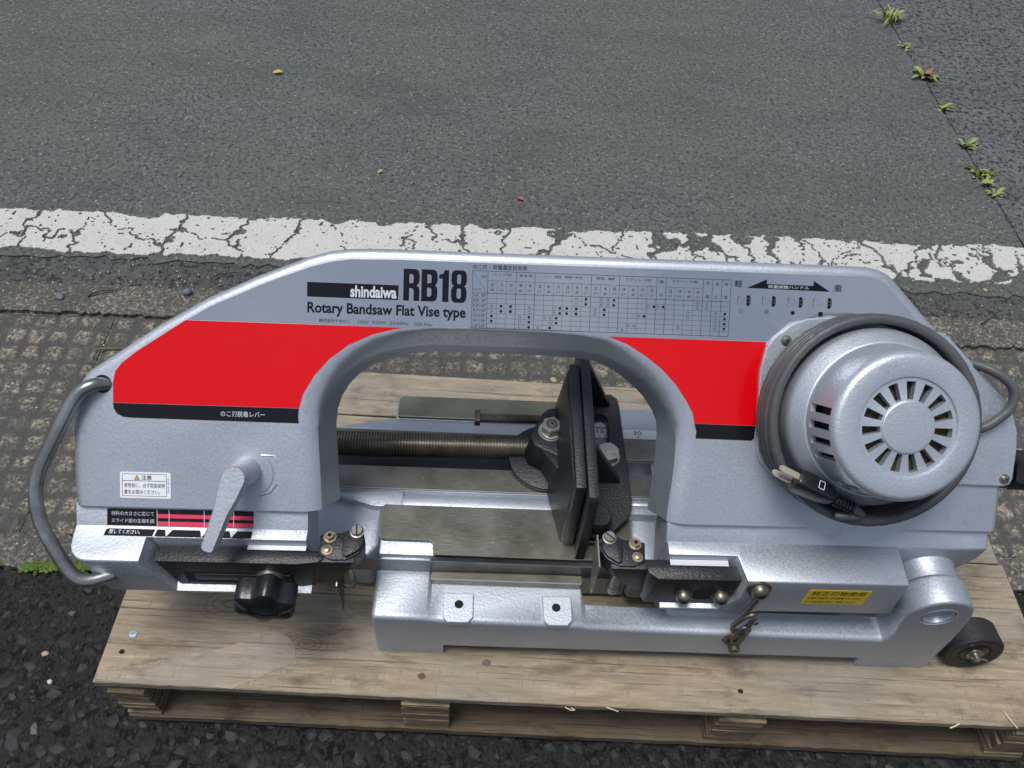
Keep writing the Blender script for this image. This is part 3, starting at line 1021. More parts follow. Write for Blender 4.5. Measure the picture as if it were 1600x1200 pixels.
# heavy condensed numerals and letters drawn as outlines
def rrect(x0, y0, x1, y1, r, n=5, corners='1111'):
    P = []
    cs = [(x1 - r, y1 - r, 0), (x0 + r, y1 - r, 90), (x0 + r, y0 + r, 180), (x1 - r, y0 + r, 270)]
    sharp = [(x1, y1), (x0, y1), (x0, y0), (x1, y0)]
    for k, (cx, cy, a0) in enumerate(cs):
        if corners[k] == '1':
            for i in range(n + 1):
                a = R(a0 + 90 * i / n); P.append((cx + r * math.cos(a), cy + r * math.sin(a)))
        else:
            P.append(sharp[k])
    return P
def glyph(ch, x, y, w, h):
    s = w * .36
    out = []
    if ch == 'R':
        o_ = [(0, 0), (s, 0), (s, h * .40), (w * .50, h * .40), (w * .60, h * .37), (w * .64, h * .30), (w * .64, 0), (w, 0), (w, h * .34), (w * .95, h * .44), (w * .82, h * .49), (w * .95, h * .55), (w, h * .66), (w, h * .82), (w * .94, h * .94), (w * .78, h), (0, h)]
        out = [o_, [(s, h * .55), (w * .54, h * .55), (w * .62, h * .60), (w * .62, h * .79), (w * .54, h * .84), (s, h * .84)]]
    elif ch == 'B':
        o_ = [(0, 0), (w * .78, 0), (w * .94, h * .06), (w, h * .18), (w, h * .36), (w * .95, h * .46), (w * .84, h * .51), (w * .95, h * .57), (w, h * .67), (w, h * .83), (w * .94, h * .94), (w * .78, h), (0, h)]
        out = [o_, [(s, h * .15), (w * .54, h * .15), (w * .63, h * .20), (w * .63, h * .38), (w * .54, h * .43), (s, h * .43)], [(s, h * .57), (w * .54, h * .57), (w * .62, h * .61), (w * .62, h * .80), (w * .54, h * .85), (s, h * .85)]]
    elif ch == '1':
        out = [[(w * .42, 0), (w, 0), (w, h), (w * .60, h), (w * .48, h * .89), (w * .10, h * .85), (w * .10, h * .73), (w * .42, h * .73)]]
    elif ch == '8':
        o_ = [(w * .22, -h * .01), (w * .78, -h * .01), (w * .94, h * .05), (w, h * .16), (w, h * .37), (w * .94, h * .47), (w * .84, h * .51), (w * .94, h * .56), (w, h * .66), (w, h * .84), (w * .94, h * .95), (w * .78, h * 1.01), (w * .22, h * 1.01), (w * .06, h * .95), (0, h * .84), (0, h * .66), (w * .06, h * .56), (w * .16, h * .51), (w * .06, h * .47), (0, h * .37), (0, h * .16), (w * .06, h * .05)]
        out = [o_, [(w * .42, h * .12), (w * .58, h * .12), (w * .64, h * .17), (w * .64, h * .39), (w * .58, h * .44), (w * .42, h * .44), (w * .36, h * .39), (w * .36, h * .17)],
               [(w * .42, h * .58), (w * .58, h * .58), (w * .63, h * .62), (w * .63, h * .83), (w * .58, h * .88), (w * .42, h * .88), (w * .37, h * .83), (w * .37, h * .62)]]
    return [[(x + a, y + b) for a, b in p] for p in out]
polys = []
for ch, x, w in (('R', 29.2, 15.6), ('B', 46.6, 15.6), ('1', 62.6, 10.6), ('8', 75.6, 15.0)):
    polys += glyph(ch, x, 237.6, w, 30.8)
put_shape('model_lettering', polys, .45, INK)
put_text('type_lettering', 'Rotary Bandsaw Flat Vise type', -63.2, 219.6, 90.4, 233.2, INK, bold=.026)
put_text('maker_lettering', 'shindaiwa', -22.0, 239.0, 22.8, 250.6, PRINT_SILVER, w=.58, bold=.032)
put_text('small_print', '株式会社やまびこ', -52.0, 213.8, -22.0, 217.4, INK_GREY, bold=.01)
put_text('small_print', '100V  910W  50/60Hz   SER.No.', -14.0, 213.6, 58.0, 216.8, INK_GREY)
put_text('chart_title', 'のこ刃・荷重選定目安表', 96.2, 270.6, 149.2, 275.2, INK, bold=.004)
put_text('lever_lettering', 'のこ刃脱着レバー', -146.4, 118.2, -103.4, 124.0, PRINT_SILVER, bold=.006)

# chart: ruled table of thin printed lines
TU0, TU1, TV0, TV1 = 96.2, 351.2, 213.35, 269.0
CW = (TU1 - 111.0) / 26
RH = (247.6 - TV0) / 7
bm = bmesh.new()
def rule(u0, v0, u1, v1, t=.34):
    if abs(u1 - u0) > abs(v1 - v0): add_box(bm, u0, u1, v0 - t / 2, v0 + t / 2, .33, .44)
    else: add_box(bm, u0 - t / 2, u0 + t / 2, v0, v1, .33, .445)
for v in (TV0, 247.6, TV1): rule(TU0, v, TU1, v, .48)
for k in range(1, 7): rule(TU0, TV0 + k * RH, TU1, TV0 + k * RH, .24)
groups = [0, 3, 5, 11, 14, 18, 19, 23, 24, 25, 26]
for k in range(27):
    u = 111.0 + k * CW
    g = k in groups
    rule(u, TV0, u, TV1 if g else 259.8, .46 if g else .26)
rule(TU0, TV0, TU0, TV1, .46)
for a, b in ((0, 3), (3, 5), (5, 11), (11, 14), (14, 18), (19, 23)):
    rule(111 + a * CW, 259.8, 111 + b * CW, 259.8, .3)
# diagonal of the corner cell
for i in range(14):
    t0, t1 = i / 14, (i + 1) / 14
    add_box(bm, TU0 + t0 * 14.8, TU0 + t1 * 14.8, TV1 - t1 * 21.4, TV1 - t0 * 21.4 - 1.1, .33, .43)
fb('chart_lines', bm, INK_GREY, frame, smooth=False)
def circ(u, v, r, n=14): return [(u + r * math.cos(2 * math.pi * i / n), v + r * math.sin(2 * math.pi * i / n)) for i in range(n)]
def cell(c, r, du=.5): return 111.0 + (c + du) * CW, 247.6 - (r + .5) * RH
dots = []; rings_ = []
for c, r, du in ((0, 4, .5), (0, 5, .5), (1, 2, .5), (1, 3, .5), (4, 4, .5), (4, 5, .5), (4, 6, .5), (6, 6, .75), (7, 2, .75), (7, 3, .75), (7, 4, .4), (7, 5, .4), (8, 2, .5), (8, 3, .5), (10, 0, .5), (10, 1, .5),
                 (12, 2, .5), (12, 3, .5), (13, 0, .5), (13, 1, .5), (16, 3, .8), (17, 1, .8), (18, 1, .8), (25, 2, .5), (25, 3, .5), (25, 4, .5), (25, 5, .5)):
    dots.append(circ(*cell(c, r, du), 1.35))
for c, r in ((2, 2), (2, 3), (9, 2), (9, 3)):
    u, v = cell(c, r); dots.append([(u - 1.3, v - 1.3), (u + 1.3, v - 1.3), (u + 1.3, v + 1.3), (u - 1.3, v + 1.3)])
for c, r, du in ((0, 2, .5), (0, 3, .5), (3, 4, .5), (3, 5, .5), (3, 6, .5), (4, 2, .5), (4, 3, .5), (5, 6, .5), (6, 4, .75), (6, 5, .75), (6, 4, .2), (7, 2, .2), (7, 3, .2), (9, 0, .5), (9, 1, .5), (11, 2, .5), (11, 3, .5),
                 (12, 0, .2), (12, 0, .8), (12, 1, .2), (12, 1, .8), (14, 6, .5), (15, 5, .15), (15, 5, .75), (16, 3, .2), (17, 1, .2), (18, 1, .2), (20, 5, .5), (21, 2, .5), (21, 3, .5), (22, 0, .5), (22, 1, .5), (23, 0, .5), (23, 1, .5),
                 (24, 2, .5), (24, 3, .5), (24, 4, .5), (24, 5, .5)):
    rings_.append(circ(*cell(c, r, du), 1.35)); rings_.append(circ(*cell(c, r, du), .98))
stuff_a = put_shape('chart_marks', dots, .47, INK)
stuff_b = put_shape('chart_marks', rings_, .47, INK_GREY)
for q in (stuff_a, stuff_b): q['kind'] = 'stuff'
for i, s in enumerate(('NF  8P', 'RM  8P', 'NF14P', 'RM14P', 'NF18P', 'RM18P', 'NF24P')):
    v = 247.6 - (i + 1) * RH
    put_text('chart_row_name', s, 97.6, v + 1.1, 109.6, v + 3.9, INK_GREY)
put_text('chart_heading', '材料', 104.5, 262.2, 109.8, 265.0, INK_GREY)
put_text('chart_heading', 'のこ刃', 97.4, 249.4, 104.2, 252.0, INK_GREY)
for s, a, b in (('パイプ材', 0, 3), ('電 線 管', 3, 5), ('一 般 鋼 材', 5, 11), ('鋼 管', 11, 14), ('ステンレス材', 14, 18), ('ステンレス管', 19, 23)):
    u0 = 111 + a * CW; u1 = 111 + b * CW
    put_text('chart_heading', s, u0 + (u1 - u0) * .16, 264.6, u1 - (u1 - u0) * .16, 267.2, INK_GREY)
for s, c in (('鋼', 18), ('形', 23), ('塩', 24), ('鉛', 25)):
    u = 111 + (c + .5) * CW; put_text('chart_heading', s, u - 1.7, 263.0, u + 1.7, 266.6, INK_GREY)
for s, c in (('材', 18), ('鋼', 23), ('ビ', 24), ('管', 25)):
    u = 111 + (c + .5) * CW; put_text('chart_heading', s, u - 1.7, 250.2, u + 1.7, 253.6, INK_GREY)
for k, s in enumerate(('20', '32', '50', '薄', '厚', '3', '6', '10', '20', '40', '80', '2', '4', '8', '3', '6', '10', '20', None, '2', '3', '4', '6')):
    if s is None: continue
    u = 111 + (k + .5) * CW
    put_text('chart_figure', s, u - 1.5, 254.6, u + 1.5, 257.6, INK_GREY)
    put_text('chart_figure', '以下' if k % 3 else '鋼', u - 1.5 - (.6 if k % 3 else 0), 249.8, u + 1.5 + (.6 if k % 3 else 0), 252.4, INK_GREY)

# load adjusting marks
put_shape('load_arrow', [[(367.2, 262.0), (386.6, 271.1), (386.7, 266.5), (433.4, 266.3), (433.6, 271.2), (450.5, 261.2)]], .45, INK)
put_text('load_lettering', '荷重調整ハンドル', 388.0, 262.5, 429.5, 265.6, PRINT_SILVER, w=.56, bold=.003)
put_text('load_lettering', '軽', 354.4, 262.4, 362.2, 269.2, INK, bold=.003)
put_text('load_lettering', '重', 454.2, 261.6, 462.6, 268.4, INK, bold=.003)
icons = []
for u0, gap in ((358.6, 0), (383.2, .8), (409.0, 2.2), (434.6, 5.6)):
    vc = 249.6
    icons += [[(u0, vc - 4.6), (u0 + .5, vc - 4.6), (u0 + .5, vc + 4.6), (u0, vc + 4.6)],
              [(u0 + .5, vc + 4.4), (u0 + 6, vc + 2.4), (u0 + 6, vc + 1.9), (u0 + .5, vc + 3.8)],
              [(u0 + .5, vc - 4.4), (u0 + 6, vc - 2.4), (u0 + 6, vc - 1.9), (u0 + .5, vc - 3.8)],
              [(u0 + 4.2, vc + .9), (u0 + 6.4, vc + .9), (u0 + 6.4, vc + 2.8), (u0 + 4.2, vc + 2.8)], [(u0 + 4.2, vc - .9), (u0 + 6.4, vc - .9), (u0 + 6.4, vc - 2.8), (u0 + 4.2, vc - 2.8)],
              [(u0 + 6.4, vc + .7), (u0 + 7.6 + gap, vc + .7), (u0 + 7.6 + gap, vc + 1.2), (u0 + 6.4, vc + 1.2)], [(u0 + 6.4, vc - .7), (u0 + 7.6 + gap, vc - .7), (u0 + 7.6 + gap, vc - 1.2), (u0 + 6.4, vc - 1.2)]]
    k0 = u0 + 7.6 + gap
    icons += [rrect(k0, vc - 2.2, k0 + 1.0, vc + 2.2, .3), rrect(k0 + 1.3, vc + 1.7, k0 + 4.4, vc + 5.2, .8), rrect(k0 + 1.3, vc - 1.4, k0 + 4.4, vc + 1.4, .5), rrect(k0 + 1.3, vc - 5.2, k0 + 4.4, vc - 1.7, .8), rrect(k0 + 4.7, vc - 3.6, k0 + 5.3, vc + 3.6, .25)]
put_shape('load_handle_pictures', icons, .45, INK)
put_shape('load_marks', [circ(362.6, 239.4, 2.0), circ(362.6, 239.4, 1.6)], .45, INK_GREY)
put_shape('load_marks', [circ(388.3, 239.2, 2.0), circ(388.3, 239.2, 1.6), circ(388.3, 239.2, 1.1), circ(388.3, 239.2, .8)], .45, INK_GREY)
put_shape('load_marks', [circ(414.6, 239.0, 2.0)], .45, INK)
put_shape('load_marks', [[(440.6, 236.6), (444.8, 236.6), (444.8, 240.9), (440.6, 240.9)]], .45, INK)

# caution label
cl = put_shape('caution_label', [rrect(-244.2, 34.4, -195.0, 60.6, 1.6)], .25, PAPER, ext=.15)
fr_ = [[(-242.2, 36.4), (-199.0, 36.4), (-199.0, 58.8), (-242.2, 58.8)], [(-241.8, 36.8), (-199.4, 36.8), (-199.4, 51.6), (-241.8, 51.6)], [(-241.8, 52.1), (-199.4, 52.1), (-199.4, 58.4), (-241.8, 58.4)]]
put_shape('label_frame', fr_, .45, INK_GREY, cl)
put_text('label_lettering', '注意', -223.5, 52.9, -213.4, 57.6, INK, cl, .5, .01)
put_shape('warning_triangle', [[(-230.6, 52.8), (-225.0, 52.8), (-227.8, 57.7)]], .48, INK, cl)
put_shape('warning_triangle', [[(-229.7, 53.3), (-225.9, 53.3), (-227.8, 56.7)]], .58, YELLOW, cl)
put_text('warning_triangle', '!', -228.1, 53.6, -227.5, 55.9, INK, cl, .68)
put_text('label_lettering', '使用前に、必ず取扱説明', -240.3, 45.0, -200.8, 49.6, INK, cl, .5, .004)
put_text('label_lettering', '書をお読みください。', -240.3, 38.4, -205.5, 43.0, INK, cl, .5, .004)
me_side = put_text('label_lettering', 'DWG-18718', 0, 0, 14, 1.8, INK_GREY, cl, .5, mtx=MF @ Matrix.Translation((-196.4, 40.5, 0)) @ Matrix.Rotation(R(90), 4, 'Z'))

# ---- adjusting label, folded over the lower step
bm = bmesh.new(); add_prism(bm, [(-260.2, 4.9), (-116.2, 4.9), (-115.6, 22.2), (-259.8, 22.0)], -6.4, -5.7)
al_ = fb('adjusting_label', bm, BLK_DEC, frame, smooth=False)
bm = bmesh.new(); add_prism(bm, [(-260.4, 4.4), (-116.4, 4.4), (-116.4, -3.6), (-214.5, -3.6), (-218.5, -3.6), (-260.4, -3.6)], -1.95, -1.55)
lower_l = bb('adjusting_label', bm, BLK_DEC, frame, smooth=False)
put_text('label_lettering', '材料の大きさに応じて', -255.8, 15.0, -214.0, 19.4, PRINT_SILVER, al_, -5.55, .004)
put_text('label_lettering', 'スライド部の左端を調', -255.8, 7.6, -214.0, 12.0, PRINT_SILVER, al_, -5.55, .004)
LT = MB
put_text('label_lettering', '整してください。', -256.5, -1.2, -226.0, 3.4, PAPER, lower_l, -1.45, .006, mtx=LT)
for a, b in ((15.4, 19.6 - 1.2), (7.4, 11.0)):
    bm = bmesh.new(); add_prism(bm, [(-210.6, a - 2.2), (-116.0, a - 2.2), (-116.0, b - 1.2), (-210.6, b - 1.2)], -5.75, -5.62)
    fb('pink_band', bm, PINK, al_, smooth=False)
bm = bmesh.new()
for u in (-211.0, -199.2, -164.6, -135.6):
    add_box(bm, u - .35, u + .35, 5.0, 22.0, -5.8, -5.56)
fb('white_rule', bm, PRINT_SILVER, al_, smooth=False)
put_text('label_lettering', '180', -194.0, 18.6, -187.6, 21.2, INK_GREY, al_, -5.55)
put_text('label_lettering', '200×100', -194.0, 10.8, -178.0, 13.2, INK_GREY, al_, -5.55)
put_text('label_lettering', '145×75', -132.0, 18.6, -119.5, 21.2, INK_GREY, al_, -5.55)
put_text('label_lettering', '125×75', -132.0, 10.8, -119.5, 13.2, INK_GREY, al_, -5.55)
for pts in [[(u - 3.4, 4.2), (u + 4.2, 4.2), (u - .6, -3.4)] for u in (-199.2, -164.6, -135.6)] + [[(-212.0, 4.2), (-210.2, 4.2), (-211.2, -3.4), (-213.0, -3.4)], [(-261.2, 4.4), (-259.6, 4.4), (-260.6, -3.6), (-262.2, -3.6)]]:
    bm = bmesh.new(); add_prism(bm, pts, -1.6, -1.45)
    bb('white_pointer', bm, PAPER, lower_l, smooth=False)

# yellow label on the front wall of the right housing
YM = MB @ Matrix(((1, 0, 0, 0), (0, 0, -1, -37.6), (0, 1, 0, 0), (0, 0, 0, 1)))
yl = put_shape('yellow_label', [rrect(446.5, -49.5, 511.5, -17.2, 2.0)], .10, YELLOW, frame, YM, ext=.15)
put_text('label_lettering', '純正刃物使用', 451.0, -29.5, 506.5, -19.6, INK, yl, .40, .003, mtx=YM)
put_text('label_lettering', '本機の性能を100%発揮するために', 449.5, -38.0, 506.5, -32.6, INK, yl, .40, .002, mtx=YM)
put_text('label_lettering', '必ず当社純正刃物をご使用ください', 449.5, -46.8, 503.0, -41.4, INK, yl, .40, .002, mtx=YM)

# ---- gear cover plate behind the motor
cov = [(412, 73.6), (404, 77.5), (391.6, 88.9), (387.5, 98), (385.5, 141.8), (385.4, 180.3), (389.8, 202.7), (397.4, 213.7), (414.5, 227.0), (430, 232.8), (452.5, 234.8), (567.7, 223.2), (572.5, 219.6), (632.5, 161.4), (644.0, 147.5), (651.1, 127.1), (652.2, 107.4), (651.0, 78.4), (648.5, 73.4), (643, 71.6)]
gc = obj_from_mesh('gear_cover', curve_mesh([cov], 1.4, 1.2, 2), SILVER, frame, MF @ Matrix.Translation((0, 0, 1.6)))
finish(gc, 30)
gc.parent = saw
me = gc.data
for (u, v) in ((408.3, 211.6), (643.2, 78.2), (404, 92)):
    bm = bmesh.new(); add_lathe(bm, [(5.4, 0), (5.4, .9), (3.9, 1.0), (3.9, 2.6), (3.0, 3.6), (1.2, 4.0)], 20)
    s_ = from_bm('cover_screw', bm, STEEL, gc, mtx=MF @ Matrix.Translation((u, v, 4.0)))
    bm = bmesh.new(); add_box(bm, -2.4, 2.4, -.5, .5, 3.2, 4.15); add_box(bm, -.5, .5, -2.4, 2.4, 3.2, 4.16)
    from_bm('cross_slot', bm, DARK, gc, smooth=False, mtx=MF @ Matrix.Translation((u, v, 4.0)) @ Matrix.Rotation(.5, 4, 'Z'))
# raised inner deck of the cover the motor bolts to
bm = bmesh.new(); add_lathe(bm, [(96, 0), (95, 3.5), (92, 4.2)], 72)
from_bm('motor_flange', bm, SILVER, gc, mtx=MF @ Matrix.Translation((482, 140, 3.9)))

# ---- motor
MC = Matrix.Translation((482, 142, 0))
NA = 120
def polar(rings_rw, keep, wall=None, depth=5.0):
    """polar grid; keep(i,k) tells whether cell k of ring i is solid. Removed cells get walls pushed inwards."""
    bm = bmesh.new()
    V = [[bm.verts.new((r * math.cos(2 * math.pi * k / NA), r * math.sin(2 * math.pi * k / NA), w)) for k in range(NA)] for r, w in rings_rw]
    for i in range(len(rings_rw) - 1):
        for k in range(NA):
            if keep(i, k):
                bm.faces.new((V[i][k], V[i][(k + 1) % NA], V[i + 1][(k + 1) % NA], V[i + 1][k]))
    bm.normal_update()
    holes = [e for e in bm.edges if len(e.link_faces) == 1 and 1]
    return bm, V
slots_side = set()
for a in (167, 179, 191, 203, 233, 245, 257, 269, 281, 293, 328, 340, 352):
    k = int(round(a / 3.0)); slots_side |= {k % NA, (k + 1) % NA}
# side wall: rings from the rear can to the front edge
side = [(80, 3), (84.5, 8), (85.5, 20), (85.5, 42), (84.6, 46.5), (82.4, 50.5), (79.6, 53.2), (79.3, 53.6), (73.6, 59.6), (73.2, 59.6), (72.0, 60.4), (71.6, 66), (70.6, 72), (68.0, 96), (67.5, 99), (66.6, 101.8), (65.0, 104.0), (63.0, 105.4), (60.8, 106)]
front = [(60.8, 106), (55, 106.3), (46, 106.4), (44.6, 106.0), (43.6, 104.4), (41.2, 104.3), (40.6, 104.3), (24.4, 104.6), (23.8, 104.8), (23.4, 105.6), (22.4, 106.2), (20, 106.4), (8, 106.8), (.01, 106.8)]
prof = side + front[1:]
i_s0 = side.index((71.6, 66)); i_s1 = side.index((67.5, 99))
i_f0 = len(side) - 1 + front.index((40.6, 104.3)); i_f1 = len(side) - 1 + front.index((24.4, 104.6))
slot_front = set()
for j in range(15):
    k = (30 + j * 8) % NA                     # 24 degrees apart
    for d in (-2, -1, 0, 1): slot_front.add((k + d) % NA)
def keep(i, k):
    if i_s0 <= i < i_s1 and k in slots_side: return False
    if i_f0 <= i < i_f1 and k in slot_front: return False
    return True
bm, V = polar(prof, keep)
# inward walls of the vent openings
def wall_edges(i0, i1, cells, vec):
    runs = []
    for k in sorted(cells):
        if (k - 1) % NA not in cells:
            e = k
            while (e + 1) % NA in cells: e += 1
            runs.append((k, e + 1))
    for a, b in runs:
        ring = [V[i0][j % NA] for j in range(a, b + 1)] + [V[i][b % NA] for i in range(i0 + 1, i1)] + [V[i1][j % NA] for j in range(b, a - 1, -1)] + [V[i][a % NA] for i in range(i1 - 1, i0, -1)]
        low = [bm.verts.new(v.co + vec(v.co)) for v in ring]
        n = len(ring)
        for i in range(n):
            bm.faces.new((ring[i], ring[(i + 1) % n], low[(i + 1) % n], low[i]))
wall_edges(i_s0, i_s1, slots_side, lambda c: Vector((-c.x, -c.y, 0)).normalized() * 5.0)
wall_edges(i_f0, i_f1, slot_front, lambda c: Vector((0, 0, -7.0)))
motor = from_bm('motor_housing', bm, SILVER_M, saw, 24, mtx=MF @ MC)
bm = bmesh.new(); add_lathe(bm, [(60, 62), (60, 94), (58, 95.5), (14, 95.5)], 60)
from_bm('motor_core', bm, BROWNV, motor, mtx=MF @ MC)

# ---- power cord: five turns round the motor, the lead-in loop and the plug
CR = 4.75
path = []
turns = 4.28
n = int(turns * 40)
a0 = R(-8)
for i in range(n + 1):
    t = i / n
    a = a0 - turns * 2 * math.pi * t
    wob = 1.0 * math.sin(3 * a + t * 9) * t
    path.append((482 + (97.2 + wob) * math.cos(a), 139 + (97.2 + wob) * math.sin(a), 9.0 + 42.0 * t))
lead = smooth_path([(585, 214, -22), (596, 198, -6), (613, 190, 9), (628, 180.5, 15), (636.5, 168, 16), (635, 153, 15), (625, 141, 13), (611, 131, 11), (594, 128, 9.2), (582, 128, 9.0)], 7)
lead = [tuple(p) for p in lead[:-1]]
end = path[-1]
bm = bmesh.new()
add_tube(bm, [Vector(p) for p in lead[:-1]] + [Vector(p) for p in path], CR, 14)
# tail joining the plug
tail_a = Vector(path[-1])
cord = fb('power_cord', bm, RUBBER, saw, angle=60)

def face_dir(a, b): return (Vector(b) - Vector(a))
PLUG_ROLL = 32
PRONG = mat('nickel_prong', (.50, .46, .38), .35, .5)
# plug lies on the cover, prongs to the upper left
p0 = Vector((470, 51, 58)); p1 = Vector((441, 67, 61)); p2 = Vector((400, 86, 60))
ax = (p2 - p1).normalized()
bm = bmesh.new()
secs = [(0, 5.0, 6.0), (4, 6.6, 8.6), (14, 8.2, 10.6), (30, 9.0, 11.6), (39, 8.8, 11.2), (41, 8.0, 10.4)]
side_v = Vector((0, 0, 1)); side_v = (side_v - ax * side_v.dot(ax)).normalized(); lat = ax.cross(side_v)
rollm = Matrix.Rotation(R(PLUG_ROLL), 3, ax); side_v = rollm @ side_v; lat = rollm @ lat
rr = []
for s, hw, hh in secs:
    c = p1 + ax * s
    ring = []
    for q in rrect(-hw, -hh, hw, hh, min(hw, hh) * .42, 3):
        ring.append(tuple(c + lat * q[0] + side_v * q[1]))
    rr.append(ring)
loft(bm, rr)
plug = fb('plug', bm, BLACK_S, saw, angle=30)
bm = bmesh.new()
pts = [Vector(path[-1]), p0, p1 + ax * 2]
add_tube(bm, smooth_path([tuple(path[-4]), tuple(path[-1]), tuple(p0), tuple(p1)], 8), CR, 12)
fb('plug_lead', bm, RUBBER, plug, angle=60)
bm = bmesh.new()
for k in range(6):
    c = p1 - ax * (2 + k * 3.6)
    rngs = []
    for s, r_ in ((-1.2, 6.6 - k * .12), (1.2, 6.6 - k * .12)):
        rngs.append([tuple(c + ax * s + lat * (r_ * math.cos(2 * math.pi * j / 14)) + side_v * (r_ * .9 * math.sin(2 * math.pi * j / 14))) for j in range(14)])
    loft(bm, rngs)
fb('strain_relief', bm, BLACK_S, plug, angle=40)
for off in (-6.3, 6.3):
    bm = bmesh.new()
    c0 = p1 + ax * 40
    A = [(-3.2, 0), (3.2, 0), (3.2, 18.5), (1.8, 21.2), (-1.8, 21.2), (-3.2, 18.5)]
    for sgn in (0,):
        lo = []; hi = []
        for (q, l) in A:
            base = c0 + ax * l + lat * q
            lo.append(bm.verts.new(base + side_v * (off - .8))); hi.append(bm.verts.new(base + side_v * (off + .8)))
        bm.faces.new(lo[::-1]); bm.faces.new(hi)
        for i in range(len(A)):
            bm.faces.new((lo[i], lo[(i + 1) % 6], hi[(i + 1) % 6], hi[i]))
    prong = fb('prong', bm, PRONG, plug, smooth=False)
bm = bmesh.new()
c0 = p1 + ax * 20 + side_v * 11.4
for (a, b, c, d) in ((-3, 3, -4.2, -3.6), (-3, 3, 3.6, 4.2), (-3, -2.4, -4.2, 4.2), (2.4, 3, -4.2, 4.2)):
    vs = [bm.verts.new(c0 + ax * x + lat * y + side_v * .35) for x, y in ((a, c), (b, c), (b, d), (a, d))]
    bm.faces.new(vs)
fb('plug_mark', bm, PAPER, plug, smooth=False)

# ---- carrying handle
bm = bmesh.new()
hp = round_path([(-254, 146.5, -6), (-266, 146.8, 7), (-280.5, 137, 9.5), (-321, 53, 10.5), (-319, 12, 10), (-290, -42, 8), (-276, -51, 5), (-254, -45, -6)], 22, 7)
add_tube(bm, hp, 6.7, 18)
fb('carrying_handle', bm, TUBE_ST, saw, angle=60)
bm = bmesh.new(); add_lathe(bm, [(9, 0), (8.2, .6)], 24)
from_bm('handle_socket', bm, DARK, frame, mtx=MF @ Matrix.Translation((-260, 146.6, .02)))

# ---- blade release lever and cast arrow
bm = bmesh.new(); add_lathe(bm, [(15.5, 0), (15.2, 3), (13.6, 20), (12.4, 30)], 36)
lev = from_bm('release_lever', bm, SILVER, saw, mtx=MF @ Matrix.Translation((-122.2, 63.8, 0)))
bm = bmesh.new()
ring0 = []
L = 70.0
def lever_ring(w, grow):
    P = []
    for i in range(11):
        a = R(75 + 180 * 0 + i * 0)
    c0 = Vector((-122.5, 65)); c1 = Vector((-144.2, -1))
    d = (c1 - c0).normalized(); n_ = Vector((-d.y, d.x))
    for i in range(13):
        a = math.pi * i / 12
        P.append(c0 + (n_ * math.cos(a) - d * math.sin(a)) * (11.8 + grow))
    P.append(c0 + d * 16 - n_ * (10.6 + grow)); P.append(c0 + d * 34 - n_ * (7.6 + grow))
    for i in range(7):
        a = math.pi * i / 6
        P.append(c1 + (-n_ * math.cos(a) + d * math.sin(a) * .55) * (6.6 + grow))
    P.append(c0 + d * 34 + n_ * (7.6 + grow)); P.append(c0 + d * 16 + n_ * (10.6 + grow))
    tilt = lambda q: w + (q - c0).dot(d) * .10
    return [(q.x, q.y, tilt(q)) for q in P]
loft(bm, [lever_ring(25, .2), lever_ring(27, .8), lever_ring(36, .2), lever_ring(38, -1.3)])
fb('lever_arm', bm, SILVER, lev, angle=40)
bm = bmesh.new()
arc = [(-122 + 27 * math.cos(R(a)), 63 + 25 * math.sin(R(a)), .2) for a in range(-52, 42, 6)]
add_tube(bm, [(x, y, -.4) for x, y, z in arc], 1.2, 6)
add_tube(bm, [(-107, 80.6, -.5), (-94, 80.2, -.5), (-91.5, 74, -.5)], 1.2, 6)
add_tube(bm, [(-108, 40, -.4), (-98, 44, -.2), (-92, 52.5, -.2)], 1.4, 6)
fb('cast_arrow', bm, SILVER, frame)

# ---- black tension handle at the far right
bm = bmesh.new(); add_lathe(bm, [(18, -26), (21, -23), (21, 10), (18, 14), (10, 16)], 6)
from_bm('tension_handle', bm, BLACK_S, saw, 25, mtx=MF @ axis_mtx((682, 85, -12), (1, 0, 0), (0, 1, 0)))
bm = bmesh.new(); add_box(bm, 640, 662, 66, 100, -30, -8)
bevel_sharp(bm, 2)
fb('tension_bracket', bm, BLACK_S, saw)
bm = bmesh.new(); add_box(bm, -300, -284, 72, 98, -46, -24); bevel_sharp(bm, 2)
fb('wheel_adjuster', bm, BLACK_S, saw)

# ---- blade guide arms
def hexhead(name, mtx, r, h, material, parent, washer=0.0, hole=True):
    bm = bmesh.new()
    if washer: add_lathe(bm, [(washer, 0), (washer, 1.2), (washer * .8, 1.3)], 24)
    z0 = 1.3 if washer else 0
    add_lathe(bm, [(r, z0), (r, z0 + h * .85), (r * .86, z0 + h)], 6)
    o_ = from_bm(name, bm, material, parent, 25, mtx=mtx)
    if hole:
        bm = bmesh.new(); add_lathe(bm, [(r * .45, z0 + h - .2), (r * .45, z0 + h + .12)], 16)
        from_bm('bolt_socket', bm, DARK, parent, mtx=mtx)
    return o_
def button(name, mtx, r, h, material, parent, socket=True):
    bm = bmesh.new()
    add_lathe(bm, [(r * 1.18, 0), (r * 1.18, 1.0), (r, 1.1), (r, 2.0), (r * .92, h * .62), (r * .70, h * .9), (r * .35, h)], 24)
    o_ = from_bm(name, bm, material, parent, 40, mtx=mtx)
    if socket:
        bm = bmesh.new(); add_lathe(bm, [(r * .40, h - 1.0), (r * .40, h + .25)], 6)
        from_bm('bolt_socket', bm, DARK, parent, mtx=mtx)
    return o_
bm = bmesh.new()
plan = [(-213, -7), (-209.5, -24), (-71, -24), (-50, -21.5), (-43, -17), (-50, -8)]
plan_b = [(-200, -7), (-197, -24), (-71, -24), (-58, -21.5), (-55, -17), (-58, -8)]
add_prism(bm, plan_b, -65.5, -14, 'z', plan)
bevel_sharp(bm, 1.8, 30, 2)
armL = bb('guide_arm', bm, BLACK, saw)
